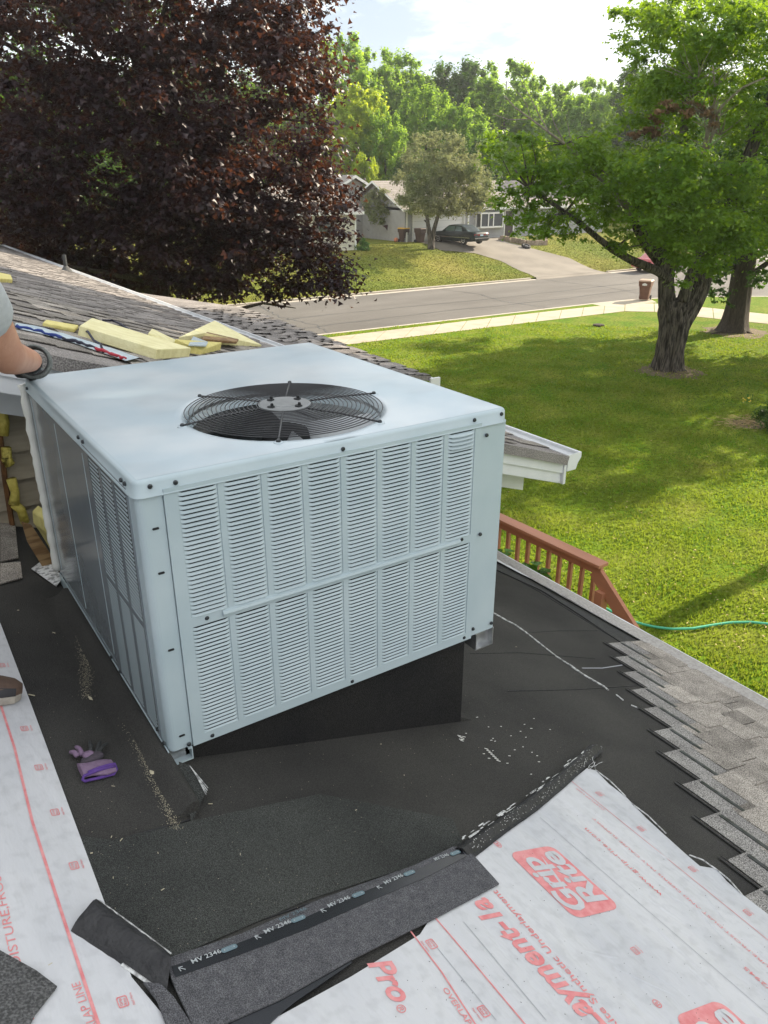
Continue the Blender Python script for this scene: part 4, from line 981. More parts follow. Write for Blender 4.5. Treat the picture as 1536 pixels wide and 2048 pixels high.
up_box('metal_scrap', 'bluish grey metal scrap in front of the foam blocks', 'metal scrap', [(372, 712), (408, 712), (412, 704), (382, 692)], .012, 'white_wrap', h0=.06)
up_box('foam_scrap', 'small tan foam scrap at the left edge of the shingled roof', 'insulation scrap', [(-14, 566), (24, 568), (20, 558), (-10, 552)], .035, 'foam_yellow')
wr = thing('torn_flashing', 'torn white flashing with blue and red frayed edge on the shingles', 'flashing', upr(150, 690))
b = MB(); up_ = [(28, 655), (80, 663), (150, 684), (230, 705), (300, 728)]; lo_ = [(30, 662), (84, 674), (150, 693), (205, 712), (250, 728)]
rows = [[upr(*a_, .012), (upr(*a_, .03) + upr(*c_, .03)) / 2 + NU * rnd.uniform(0, .006), upr(*c_, .014)] for a_, c_ in zip(resample(up_, np.linspace(0, 1, 14)), resample(lo_, np.linspace(0, 1, 14)))]
b.grid(rows); b.build('sheet', 'white_wrap', wr, smooth=True)
for m, a_, c_ in (('blue_fray', 0, .42), ('rope_dark', .40, .75), ('red_fray', .72, 1)):
    P = [upr(*q, .02 + rnd.uniform(0, .008)) for q in resample(lo_, np.linspace(a_, c_, 14))]; b = MB(); b.tube(P, [.004 + .005 * rnd.random() for _ in P], 6); b.build('frayed_edge', m, wr)
cd = thing('cord', 'dark twisted cord dropping over the white torn flashing', 'cord', upr(170, 680)); b = MB(); b.tube([upr(168, 674, .03), upr(172, 682, .05), upr(185, 692, .03), upr(198, 700, .03), upr(205, 712, .02)], .006, 6); b.build('cord', 'rope_dark', cd, smooth=True)
cd = thing('cord', 'coloured cord lying loose above the long foam board', 'cord', upr(230, 650)); b = MB(); b.tube([upr(*p, .015) for p in ((205, 645), (222, 645), (240, 652), (255, 662), (248, 668))], .008, 6); b.build('cord', 'rope_dark', cd, smooth=True)
# plywood and foam behind the base of the unit
pw = thing('plywood_strip', 'wavy grained plywood strip wedged behind the base of the air conditioner', 'plywood', (-.03, 1.4, 4.8))
b = MB(); b.prism([aty(*p, 1.42) for p in ((44, 1046), (64, 1052), (104, 1112), (150, 1150), (150, 1178), (112, 1166), (84, 1132), (56, 1086))], (0, .02, 0)); b.build('board', 'plywood', pw)
fb = thing('foam_slab', 'yellow fibrous foam slab stuffed behind the back edge of the air conditioner', 'insulation', (-.02, 1.5, 4.95))
b = MB(); b.prism([aty(*p, 1.60) for p in ((64, 1022), (76, 1010), (92, 1030), (104, 1075), (112, 1120), (96, 1092), (78, 1062), (66, 1045))], (.02, -.12, 0)); b.build('foam', 'foam_yellow', fb, bevel=.005)
sc_ = thing('metal_scrap', 'bent bare metal scrap on the black roof by the foam strip', 'metal scrap', roof(95, 1150))
b = MB(); b.prism([roof(62, 1142, .01), roof(88, 1132, .035), roof(124, 1168, .03), roof(112, 1176, .006)], NR * .002); b.build('sheet', 'film', sc_)

# ---------------------------------------------------------------- person and gloves
def skin(name, V, E_, rad, m, parent, sub=2):
    me = bpy.data.meshes.new(name); off = wloc(parent); me.from_pydata([tuple(np.array(v, float) - off) for v in V], E_, []); me.materials.append(MATS[m])
    o = bpy.data.objects.new(name, me); COL.objects.link(o); o.parent = parent; o.modifiers.new('skin', 'SKIN')
    for i, r in enumerate(rad):
        r = (r, r) if not hasattr(r, '__len__') else r; me.skin_vertices[0].data[i].radius = r
    me.skin_vertices[0].data[0].use_root = True
    s_ = o.modifiers.new('sub', 'SUBSURF'); s_.levels = s_.render_levels = sub
    me.polygons.foreach_set('use_smooth', [True] * len(me.polygons)); o.modifiers['skin'].use_smooth_shade = True; return o
man = thing('person', 'worker in a grey T-shirt and dark gloves gripping the back corner of the air conditioner', 'person', (-1.0, .5, RZ + RS * 1.0))
zr = lambda x: RZ - RS * x
pelvis = np.array([-1.12, .30, zr(-1.1) + .78]); chest = np.array([-.80, .34, 6.22]); neck = np.array([-.70, .40, 6.40]); headp = np.array([-.66, .52, 6.56])
shR, shL = dist(-75, 560, 2.15), np.array([-.92, .72, 6.26])
elR, wrR, haR = dist(8, 712, 2.42), dist(66, 722, 2.88), dist(82, 738, 3.02)
V = [pelvis, (pelvis + chest) / 2 + (-.02, 0, .03), chest, neck, headp, headp + (.02, .03, .09),
     shR, elR, wrR, shL, (-1.0, 1.0, 6.05), (-.6, 1.25, 5.92),
     pelvis + (.02, -.10, -.02), (-.85, .10, zr(-.85) + .42), (-.62, .38, zr(-.6) + .10), pelvis + (-.02, .11, -.02), (-1.12, .62, zr(-1.1) + .42), (-1.35, .80, zr(-1.35) + .10)]
E_ = [(0, 1), (1, 2), (2, 3), (3, 4), (4, 5), (2, 6), (6, 7), (7, 8), (2, 9), (9, 10), (10, 11), (0, 12), (12, 13), (13, 14), (0, 15), (15, 16), (16, 17)]
R_ = [.15, .145, .16, .06, .095, .085, .075, .058, .036, .075, .05, .034, .095, .062, .042, .095, .062, .042]
skin('body', V, E_, R_, 'skin', man)
skin('shirt', [pelvis + (0, 0, .02), (pelvis + chest) / 2 + (-.02, 0, .03), chest, chest + (neck - chest) * .6, shR, shR + (elR - shR) * .58, shL, shL + (V[10] - shL) * .5], [(0, 1), (1, 2), (2, 3), (2, 4), (4, 5), (2, 6), (6, 7)], [.165, .165, .178, .08, .088, .082, .088, .075], 'shirt_grey', man)
skin('trousers', [pelvis, V[12], V[13], np.array(V[14]) + (-.01, 0, .04), V[15], V[16], np.array(V[17]) + (0, 0, .04)], [(0, 1), (1, 2), (2, 3), (0, 4), (4, 5), (5, 6)], [.165, .112, .08, .062, .112, .08, .062], 'jeans', man)
skin('hair', [headp + (-.01, -.02, .04), headp + (0, 0, .13)], [(0, 1)], [.10, .08], 'hair_brown', man)
# face
fd = np.array([.75, .62, -.20]); fd /= np.linalg.norm(fd); fr = np.cross(fd, (0, 0, 1)); fr /= np.linalg.norm(fr)
b = MB(); b.tube([headp + fd * .085 + (0, 0, .02), headp + fd * .118 - (0, 0, .012), headp + fd * .09 - (0, 0, .02)], [.010, .016, .010], 8); b.build('nose', 'skin', man, smooth=True)
b = MB(); b.tube([headp + fd * .088 - (0, 0, .045) - fr * .022, headp + fd * .096 - (0, 0, .045), headp + fd * .088 - (0, 0, .045) + fr * .022], .005, 6); b.build('mouth', 'red_fray', man)
for s_ in (-1, 1):
    b = MB(); b.tube([headp + fd * .084 + fr * .030 * s_ + (0, 0, .026), headp + fd * .092 + fr * .030 * s_ + (0, 0, .026)], .009, 8); b.build('eye', 'white_bit', man)
    b = MB(); b.tube([headp + fr * .088 * s_ + (0, 0, .02), headp + fr * .10 * s_ + (0, 0, .0), headp + fr * .09 * s_ - (0, 0, .02)], .012, 8); b.build('ear', 'skin', man, smooth=True)
# right glove: cuff, palm and fingers hooked over the corner
D_ = np.array([0, 1.308, 5.626])
fwd = haR - wrR; fwd /= np.linalg.norm(fwd)
pal = D_ + (-.012, -.035, .020)
Vg = [wrR - fwd * .01, wrR + (pal - wrR) * .5, pal]; Eg = [(0, 1), (1, 2)]; Rg = [.043, (.040, .034), (.036, .026)]
side_ = np.array([-.56, .83, 0]); outd = np.array([.80, .52, 0])
for i, (o_, l_) in enumerate(((-.034, .062), (-.012, .072), (.011, .068), (.032, .052))):
    base = pal + side_ * o_ + outd * .018; n0 = len(Vg)
    Vg += [base, base + outd * l_ * .45 + (0, 0, .004), base + outd * l_ * .85 - (0, 0, .010)]; Eg += [(2, n0), (n0, n0 + 1), (n0 + 1, n0 + 2)]; Rg += [.012, .0115, .009]
n0 = len(Vg); Vg += [pal - side_ * .045 - (0, 0, .01), pal - side_ * .055 + outd * .01 - (0, 0, .045)]; Eg += [(1, n0), (n0, n0 + 1)]; Rg += [.013, .011]
skin('glove', Vg, Eg, Rg, 'glove_black', man)
b = MB(); q = np.cross(fwd, (0, 0, 1)); 
for t_, r_ in ((.0, .050), (.012, .052), (.026, .050)):
    c_ = wrR + fwd * (t_ + .004); up2 = np.cross(q / np.linalg.norm(q), fwd); qn = q / np.linalg.norm(q)
    b.tube([c_ + qn * r_ * math.cos(a) + up2 * r_ * math.sin(a) for a in np.linspace(0, 2 * PI, 28)[:-1]], .0065, 7, closed=True)
b.build('glove_cuff', 'glove_grey', man, smooth=True)
b = MB(); c_ = wrR - fwd * .006; b.tube([c_ + qn * .0475 * math.cos(a) + up2 * .0475 * math.sin(a) for a in np.linspace(0, 2 * PI, 28)[:-1]], .003, 6, closed=True); b.build('cuff_trim', 'glove_black', man, smooth=True)
skin('glove', [(-.66, 1.20, 5.94), (-.60, 1.26, 5.90), (-.55, 1.32, 5.86), (-.52, 1.30, 5.84), (-.57, 1.36, 5.84), (-.53, 1.36, 5.82)], [(0, 1), (1, 2), (2, 3), (1, 4), (2, 5)], [.045, .042, .018, .015, .015, .015], 'glove_black', man)
# shoes
def shoe(c, yaw):
    c = np.array(c, float); f_ = np.array([math.cos(yaw), math.sin(yaw), 0]); f_ = f_ - NR * (f_ @ NR); f_ /= np.linalg.norm(f_); s_ = np.cross(NR, f_)
    st = [(-.145, .028, .062), (-.11, .036, .085), (-.05, .038, .085), (0, .041, .070), (.05, .046, .052), (.10, .047, .042), (.135, .038, .034), (.155, .018, .022)]
    up2 = MB(); rows = []
    for x_, w_, h_ in st:
        rows.append([c + f_ * x_ + s_ * w_ * math.cos(a) + NR * (.026 + max(0, math.sin(a)) ** .8 * h_) for a in np.linspace(-.05, PI + .05, 11)])
    up2.grid(rows); up2.add(rows[-1], [tuple(range(11))]); up2.add(rows[0], [tuple(range(11))[::-1]]); u_ = up2.build('shoe', 'shoe_brown', man, smooth=True)
    so = MB(); P = [c + f_ * x_ + s_ * w_ * 1.06 for x_, w_, h_ in st] + [c + f_ * x_ - s_ * w_ * 1.06 for x_, w_, h_ in st[::-1]]
    so.prism([p + NR * .003 for p in P], NR * .028); so.build('sole', 'shoe_sole', u_, bevel=.006)
    pn = MB(); pn.grid([[c + f_ * x_ + s_ * sg * (w_ + .0015) * math.cos(a) + NR * (.028 + math.sin(a) * h_) for a in (.05, .35, .7)] for sg in (1,) for x_, w_, h_ in st[2:7]]); pn.grid([[c + f_ * x_ - s_ * (w_ + .0015) * math.cos(a) + NR * (.028 + math.sin(a) * h_) for a in (.05, .35, .7)] for x_, w_, h_ in st[2:7]]); pn.build('side_patch', 'shoe_black', u_, smooth=True)
    lc = MB()
    for x_ in (-.01, .015, .04): lc.tube([c + f_ * x_ + s_ * .026 * math.cos(a) + NR * (.032 + (.074 - (x_ + .01) * .4) * math.sin(a) ** .6) for a in np.linspace(.5, PI - .5, 7)], .003, 5)
    lc.build('laces', 'foam_bit', u_)
tc_ = roof(45, 1398, .009); shoe(tc_ - np.array([.155, -.012, -.045]), -.10)
shoe((-1.30, .82, zr(-1.30) + .005), .2)

pg = thing('work_glove', 'purple and black work glove lying folded on the black roof', 'glove', roof(190, 1520))
g0 = roof(190, 1525, .02); gx_ = (roof(220, 1550) - roof(158, 1560)); gx_ /= np.linalg.norm(gx_); gy_ = np.cross(NR, gx_)
def gl(x_, y_, h_=.02): return roof(190, 1545, 0) + gx_ * x_ + gy_ * y_ + NR * h_
def pillow(rows_, m, name):
    b = MB(); b.grid(rows_); b.build(name, m, pg, smooth=True)
# folded cuff: a flattened roll
prof = []
for a in np.linspace(0, 2 * PI, 17): prof.append((.030 * math.cos(a), .011 * math.sin(a)))
b = MB(); rows = []
for x_ in np.linspace(-.042, .046, 9):
    k = 1 - abs(x_ / .05) ** 4 * .5; rows.append([gl(x_, -.004 + a_ * (1 + .1 * math.sin(x_ * 90)), .016 + c_ * k) for a_, c_ in prof])
b.grid(rows); b.add(rows[0], [tuple(range(17))]); b.add(rows[-1], [tuple(range(17))]); b.build('cuff', 'purple_pale', pg, smooth=True)
b = MB(); P = [gl(.044, -.018, .024), gl(.0, -.026, .026), gl(-.042, -.034, .020), gl(-.046, -.038, .012), gl(-.040, -.040, .008), gl(.0, -.036, .008), gl(.040, -.030, .008), gl(.050, -.020, .014), gl(.046, -.008, .024), gl(.030, -.014, .028), gl(0, -.020, .028), gl(-.030, -.028, .025)]
b.tube(P, .0042, 7); b.build('cuff_hem', 'purple_deep', pg, smooth=True)
Vg = [gl(.004, .022, .018), gl(.0, .045, .016), gl(-.004, .062, .014)]; Eg = [(0, 1), (1, 2)]; Rg = [(.040, .014), (.034, .012), (.026, .010)]
skin('palm', Vg, Eg, Rg, 'purple_dark', pg)
for i, (x0_, x1_, y1_, r_) in enumerate(((-.030, -.044, .090, .0075), (-.018, -.022, .112, .0075), (.004, .022, .130, .0065), (.018, .050, .122, .006), (.022, .066, .108, .006))):
    skin('finger', [gl(x0_, .060, .014), gl((x0_ + x1_) / 2, (.060 + y1_) / 2, .022), gl(x1_, y1_, .012)], [(0, 1), (1, 2)], [r_ * 1.2, r_, r_ * .7], 'purple_pale' if i < 2 else 'glove_black', pg, 1)
skin('palm_back', [gl(-.022, .050, .020), gl(.012, .058, .022)], [(0, 1)], [(.016, .010), (.015, .010)], 'purple_pale', pg, 1)
# ================================================================ DECK RAIL, HOSE, YARD
deck = thing('deck', 'red-brown stained deck railing with a sloping stair rail below the eave', 'deck', (5.0, 4.0, 0))
dx, dz = 5.0, 2.9
c0, c1 = gnd(1213, 1125, dz), gnd(960, 1009, dz); dd = c1 - c0; dl = np.linalg.norm(dd); dd /= dl; dn = np.array([dd[1], -dd[0], 0]); Z = np.array([0, 0, 1.0])
c1 = c0 + dd * 3.4
b = MB(); b.prism([c0 - dn * .12 - dd * .01, c0 + dn * .02 - dd * .01, c1 + dn * .02, c1 - dn * .12], (0, 0, -.035)); b.build('rail_cap', 'deck_red', deck, bevel=.004)
b = MB(); b.prism([c0 - dn * .075 - Z * .037, c0 - dn * .037 - Z * .037, c1 - dn * .037 - Z * .037, c1 - dn * .075 - Z * .037], (0, 0, -.09)); b.build('top_rail', 'deck_red', deck, bevel=.003)
b = MB(); q = c0 - Z * .86; b.prism([q - dn * .075, q - dn * .037, q + dd * 3.4 - dn * .037, q + dd * 3.4 - dn * .075], (0, 0, -.09)); b.build('bottom_rail', 'deck_red', deck)
b = MB(); b.prism([(-.018, -.018, 0), (.018, -.018, 0), (.018, .018, 0), (-.018, .018, 0)], (0, 0, .90)); mb_ = bpy.data.meshes.new('baluster'); mb_.from_pydata(b.v, [], b.f); mb_.materials.append(MATS['deck_red'])
ang = math.atan2(dd[1], dd[0])
for k in range(22): p = c0 + dd * (.11 + .148 * k) - dn * .02 - Z * .98; piece('baluster', mb_, deck, p, (0, 0, ang))
e0_ = atx(1290, 1272, c0[0]); sdv = e0_ - (c0 - Z * .10); sl = np.linalg.norm(sdv); sdv /= sl
s0, s1 = c0 - Z * .045 - dn * .03 + dd * .03, c0 - Z * .045 - dn * .03 + sdv * 2.3; dwn = np.cross(dn, sdv); dwn = dwn if dwn[2] < 0 else -dwn
b = MB(); b.prism([s0 - dn * .045, s0 + dn * .0, s1 + dn * .0, s1 - dn * .045], dwn * .15); b.build('stair_rail', 'deck_red', deck, bevel=.004)
for k in range(1, 9):
    t = .14 * k / abs(sdv[1]); p = s0 + sdv * t - dn * .02 + dwn * .06 - Z * .85; piece('baluster', mb_, deck, p, (0, 0, ang))
for t in (.1, 2.2):
    p = s0 + sdv * t - dn * .05; b = MB(); b.box((p[0] - .045, p[1] - .045, 0), (p[0] + .045, p[1] + .045, p[2] - .16)); b.build('post', 'deck_red', deck)
b = MB(); b.box((c0[0] - 2.0, c0[1], 1.83), (c0[0] - .02, c0[1] + 3.4, 1.87)); b.build('deck_floor', 'deck_red', deck)
b = MB()
for k in range(9):
    p = c0 + sdv * (.27 * k + .1); z = 1.83 - .2 * (k + 1)
    if z > .05: b.box((p[0] - 1.0, p[1] - .30, z), (p[0] - .06, p[1] - .02, z + .04))
b.build('stair_treads', 'deck_red', deck)
# leaves of a plant beside the deck
pl = thing('leafy_plant', 'broad leafed plant poking up between the eave and the deck railing', 'plant', (3.9, 2.8, 0))
b = MB(); b.tube([(3.9, 2.8, 0), (3.95, 2.7, 1.5), (3.9, 2.6, 2.5)], [.03, .02, .01], 6); b.tube([(3.9, 2.9, 0), (3.8, 3.1, 1.6), (3.85, 3.2, 2.6)], [.03, .02, .01], 6); b.build('stem', 'leaf_bush', pl)
b = MB()
for px, py in ((1063, 1138), (1072, 1145), (1082, 1150), (1054, 1132), (1012, 1107), (1022, 1110), (1005, 1104), (1088, 1144), (1046, 1128), (1075, 1135), (1004, 1112)):
    P = atx(px, py, 3.75); a = rnd.uniform(0, 6); d = np.array([math.cos(a), math.sin(a), rnd.uniform(-.3, .2)]); s_ = np.cross((0, 0, 1), d); s_ /= np.linalg.norm(s_); l_ = rnd.uniform(.10, .16)
    rows = [[P + d * l_ * t + s_ * w_ * l_ * .33 * k + Z * (-.25 * l_ * t * t + abs(k) * .02) for k in (-1, 0, 1)] for t, w_ in ((0, .1), (.25, .8), (.5, 1), (.75, .6), (1, .02))]
    b.grid(rows)
b.build('leaves', 'leaf_bush', pl, smooth=True)

hs = thing('garden_hose', 'green garden hose curving across the lawn from the deck stairs', 'hose', (8.3, 4.5, 0))
hp = [(1130, 1190), (1160, 1197), (1190, 1208), (1215, 1218), (1245, 1236), (1280, 1247), (1310, 1254), (1345, 1258), (1385, 1257), (1425, 1250), (1460, 1245), (1500, 1244), (1540, 1248), (1600, 1262), (1700, 1300)]
P = [gnd(*p, .045) for p in hp]; P = resample(P, np.linspace(0, 1, 60)); b = MB(); b.tube(P, .020, 8); b.build('hose', 'hose_green', hs, smooth=True)
bd = thing('drain_cover', 'small dark flat cover lying on the sunny lawn by the pavement', 'drain cover', gnd(1197, 652)); q = gnd(1197, 652); b = MB(); b.lathe([(.26, .0), (.26, .07), (.20, .09), (.0, .09)], q, 14); b.build('lid', 'bark_dark', bd)
st_ = thing('straw_heap', 'dry straw scattered on the lawn at the right edge beside the bush', 'straw', gnd(1480, 845))
b = MB()
for i in range(240):
    q = gnd(rnd.gauss(1485, 24), rnd.gauss(842, 6), .03 + rnd.random() * .05); a = rnd.gauss(2.6, .7); l_ = rnd.uniform(.06, .22); d = np.array([math.cos(a), math.sin(a), rnd.uniform(-.1, .25)]); b.tube([q, q + d * l_], .005, 3, cap=False)
tag(b.build('straw', 'straw', st_), kind='stuff')
b = MB()
for i in range(9):
    q = gnd(1490 + rnd.uniform(-4, 14), 800 + rnd.uniform(-4, 6), .25 + rnd.random() * .1); b.lathe([(.004, 0), (.032, .01), (.0, .02)], q, 6)
b2 = MB()
for i in range(9): q = gnd(1490 + rnd.uniform(-4, 14), 806, 0); b2.tube([q, q + (0, 0, .28)], .008, 4)
fl = thing('flowers', 'small yellow flowers at the left foot of the right edge bush', 'flowers', gnd(1495, 806)); b.build('petals', 'flower_yellow', fl); b2.build('stems', 'leaf_bush', fl)

# ---------------------------------------------------------------- wheeled bins
def wheelie(name, label, loc, rz, body, lid, scale=1, decal=None):
    t = thing(name, label, 'bin', loc, rz, None); s = scale
    def bx_(rows_, nm, m, par=t, **k):
        b = MB(); b.grid(rows_); b.add(rows_[0], [tuple(range(len(rows_[0]) - 1))[::-1]]); b.add(rows_[-1], [tuple(range(len(rows_[0]) - 1))]); return b.build(nm, m, par, local=True, **k)
    def rr_(w_, d_, z, dy=0, r=.05):
        P = []
        for cx, cy, a0 in ((1, 1, 0), (-1, 1, 90), (-1, -1, 180), (1, -1, 270)):
            for i in range(4): a = math.radians(a0 + 30 * i); P.append(((cx * (w_ / 2 - r) + r * math.cos(a)) * s, (cy * (d_ / 2 - r) + r * math.sin(a) + dy) * s, z * s))
        return P + [P[0]]
    bo = bx_([rr_(.46, .50, .05, .0), rr_(.52, .58, .45), rr_(.58, .66, .74), rr_(.64, .74, .745), rr_(.66, .76, .98), rr_(.66, .76, 1.0)], 'body', body)
    bx_([rr_(.70, .80, 1.002, -.01), rr_(.70, .80, 1.03, -.01), rr_(.62, .70, 1.075, -.01), rr_(.30, .3, 1.09, -.01)], 'lid', lid)
    b = MB(); b.tube([(-.22 * s, .44 * s, .98 * s), (.22 * s, .44 * s, .98 * s)], .018 * s, 8); b.tube([(-.22 * s, .36 * s, .96 * s), (-.22 * s, .44 * s, .98 * s)], .016 * s, 6); b.tube([(.22 * s, .36 * s, .96 * s), (.22 * s, .44 * s, .98 * s)], .016 * s, 6); b.build('handle', body, t, local=True)
    for sx in (-1, 1):
        b = MB(); b.lathe([(.12 * s, -.03 * s), (.125 * s, 0), (.12 * s, .03 * s)], (sx * .29 * s, .24 * s, .125 * s), 16, 'x'); b.build('wheel', 'tyre', t, local=True)
    b = MB(); b.tube([(-.3 * s, .24 * s, .125 * s), (.3 * s, .24 * s, .125 * s)], .015 * s, 6); b.build('axle', 'tyre', t, local=True)
    if decal:
        b = MB()
        for i in range(9): a = i * .7; b.box((-.10 + .018 * i * s, -.372 * s - .006, .80 * s + .012 * math.sin(i)), (-.08 + .018 * i * s, -.372 * s - .012, (.86 + .03 * math.sin(i * 1.3)) * s))
        b.prism([(-.12 * s, -.385 * s, .80 * s), (.12 * s, -.385 * s, .80 * s), (.13 * s, -.387 * s, .88 * s), (0, -.388 * s, .94 * s), (-.13 * s, -.387 * s, .88 * s)], (0, .004, 0)); b.build('white_mark', 'decal', t, local=True)
    return t
q = gnd(1291, 601); wheelie('wheeled_bin', 'reddish brown wheeled bin at the kerb with a white mark and pale lid', (q[0], q[1] + .1, .02), math.radians(-62), 'bin_brown', 'bin_lid', 1.02, 1)

# ---------------------------------------------------------------- cars
def make_car(name, label, loc, rz, paint, ln=5.0, wd=1.86, ht=1.42):
    t = thing(name, label, 'car', loc, rz)
    # x forward, rear at -ln/2 ; stations: x, half width at sill, half width at belt, bonnet/boot height
    xs = np.array([-2.50, -2.46, -2.35, -2.0, -1.55, -1.2, -.6, 0, .5, .9, 1.2, 1.7, 2.15, 2.40, 2.50]) * ln / 5
    hz = np.array([.62, .86, .94, .96, .97, .96, .94, .93, .93, .92, .90, .86, .80, .72, .58]) * ht / 1.42
    wb = np.array([.74, .82, .87, .91, .93, .93, .93, .93, .93, .93, .92, .90, .86, .78, .62]) * wd / 1.86
    lo = np.array([.42, .34, .28, .24, .22, .22, .20, .20, .20, .20, .22, .22, .24, .30, .40])
    rows = []
    for x, h, w_, l_ in zip(xs, hz, wb, lo):
        sec = [(-w_ * .90, l_), (-w_, l_ + .12), (-w_ * 1.01, (l_ + h) / 2), (-w_ * .985, h - .10), (-w_ * .93, h - .02), (-w_ * .6, h + .015), (0, h + .03), (w_ * .6, h + .015), (w_ * .93, h - .02), (w_ * .985, h - .10), (w_ * 1.01, (l_ + h) / 2), (w_, l_ + .12), (w_ * .90, l_)]
        rows.append([(x, y, z) for y, z in sec] + [(x, -w_ * .90, l_)])
    b = MB(); b.grid(rows); b.add(rows[0][:-1], [tuple(range(13))]); b.add(rows[-1][:-1], [tuple(range(13))[::-1]]); body = b.build('body', paint, t, smooth=True, local=True)
    # greenhouse
    k = ln / 5; gx_ = np.array([-1.75, -1.15, -.85, .15, .5, 1.12]) * k; gz_ = np.array([.95, 1.28, 1.385, 1.415, 1.36, .93]) * ht / 1.42; gw = np.array([.72, .66, .63, .63, .65, .76]) * wd / 1.86
    rows = [[(x, -w_ - (.14 if z > 1 else 0) * (z - .9) * 0, z - .0) if 0 else (x, y, zz) for y, zz in ((-.80 * wd / 1.86, .90), (-w_, z - .03), (-w_ * .8, z), (0, z + .02), (w_ * .8, z), (w_, z - .03), (.80 * wd / 1.86, .90))] for x, z, w_ in zip(gx_, gz_, gw)]
    b = MB(); b.grid(rows); b.build('roof_and_pillars', paint, body, smooth=False, local=True)
    def pane(P, nm='window_pane', m='car_glass'): 
        b = MB(); P = [np.array(p, float) for p in P]; n = np.cross(P[1] - P[0], P[2] - P[0]); n /= np.linalg.norm(n); c_ = sum(P) / len(P)
        if n @ (c_ - np.array([0, 0, .9])) < 0: n = -n
        P = [p + n * .006 for p in P]; b.prism(P, n * .006); return b.build(nm, m, t, local=True)
    r_ = rows
    lerp = lambda a, c, t_: np.array(a) + (np.array(c) - np.array(a)) * t_
    for sg in (0, 1):
        I = (0, 1) if sg == 0 else (6, 5)
        def pt(i, u_): return lerp(r_[i][I[0]], r_[i][I[1]], u_)
        pane([lerp(pt(1, .15), pt(2, .15), .1), lerp(pt(1, .15), pt(3, .15), .62), lerp(pt(2, .88), pt(3, .88), .50), lerp(pt(1, .88), pt(2, .88), .75)])
        pane([lerp(pt(2, .15), pt(3, .15), .58), lerp(pt(4, .15), pt(5, .15), .55), lerp(pt(3, .88), pt(4, .88), .95), lerp(pt(2, .88), pt(3, .88), .58)])
    pane([lerp(r_[0][1], r_[0][5], .10), lerp(r_[0][1], r_[0][5], .90), lerp(r_[2][1], r_[2][5], .88), lerp(r_[2][1], r_[2][5], .12)] if 0 else [(gx_[0] + .08, -.62, .985), (gx_[0] + .08, .62, .985), (gx_[1] + .12, .54, 1.315), (gx_[1] + .12, -.54, 1.315)], 'rear_window')
    pane([(gx_[5] - .06, -.66, .975), (gx_[5] - .06, .66, .975), (gx_[4] + .08, .56, 1.32), (gx_[4] + .08, -.56, 1.32)], 'windscreen')
    for x in (-1.42 * k, 1.40 * k):
        for sg in (-1, 1):
            b = MB(); y = sg * (wd / 2 - .10); b.lathe([(.20, -.10), (.31, -.10), (.33, -.07), (.33, .07), (.31, .10), (.20, .10)], (x, y, .33), 22, 'y'); wh = b.build('wheel', 'tyre', t, smooth=False, local=True)
            b = MB(); b.lathe([(.205, sg * .085), (.19, sg * .105), (.06, sg * .09), (.05, sg * .11), (.0, sg * .11)], (x, y, .33), 18, 'y'); b.build('rim', 'rim', wh, local=True)
            b = MB(); b.tube([(x + .37 * math.cos(a), sg * (wd / 2 + .004), .33 + .37 * math.sin(a)) for a in np.linspace(0, PI, 12)], .02, 5); b.build('wheel_arch', 'tyre', body, local=True)
    for sg in (-1, 1):
        b = MB(); b.box((-2.475 * k, sg * .46, .66), (-2.42 * k, sg * .80, .80)); b.build('tail_light', 'tail_red', t, local=True, bevel=.01)
        b = MB(); b.box((2.38 * k, sg * .42, .58), (2.46 * k, sg * .74, .70)); b.build('headlight', 'lamp_clear', t, local=True, bevel=.01)
        b = MB(); b.box((-.25 + .8, sg * (wd / 2 - .01), .93), (-.10 + .8, sg * (wd / 2 + .14), 1.04)); b.build('wing_mirror', paint, t, local=True, bevel=.02)
        b = MB(); b.box((-2.1 * k, sg * (wd / 2 + .0), .50), (2.0 * k, sg * (wd / 2 + .012), .54)); b.build('side_trim', 'chrome', t, local=True)
    b = MB(); b.box((-2.56 * k, -.80, .38), (-2.44 * k, .80, .56)); b.build('rear_bumper', paint, t, local=True, bevel=.03)
    b = MB(); b.box((-2.567 * k, -.80, .49), (-2.555 * k, .80, .52)); b.build('bumper_strip', 'chrome', t, local=True)
    b = MB(); b.box((2.42 * k, -.78, .36), (2.55 * k, .78, .55)); b.build('front_bumper', paint, t, local=True, bevel=.03)
    b = MB(); b.box((-2.497 * k, -.16, .66), (-2.488 * k, .16, .78)); b.build('number_plate', 'plate_blue', t, local=True)
    b = MB(); b.box((-2.49 * k, -.45, .645), (-2.462 * k, .45, .80)); b.build('reflector_band', 'tail_red', t, local=True)
    for x in (-.28, .78):
        b = MB()
        for sg in (-1, 1): b.box((x, sg * (wd / 2 + .002), .30), (x + .012, sg * (wd / 2 + .006), .88))
        b.build('door_seam', 'tyre', body, local=True)
    return t
rl, fl_ = gt(922, 491), gt(879, 483)
cc = (gt(922, 491) + gt(955, 496)) / 2; dv = fl_ - rl; ca = math.atan2(dv[1], dv[0])
pitch_c = zt(cc[1] + 1.4); car = make_car('parked_car', 'dark green saloon car parked on the driveway before the garage', (cc[0] + 1.2 * math.cos(ca), cc[1] + 1.2 * math.sin(ca), zt(cc[1] + 1.2) + .03), ca, 'car_green')
q = gnd(1330, 541); make_car('parked_car', 'red car parked at the far kerb behind the forked trunk', (q[0] + .3, 37.4, -.095), math.radians(2), 'car_red', 4.5, 1.78, 1.45)

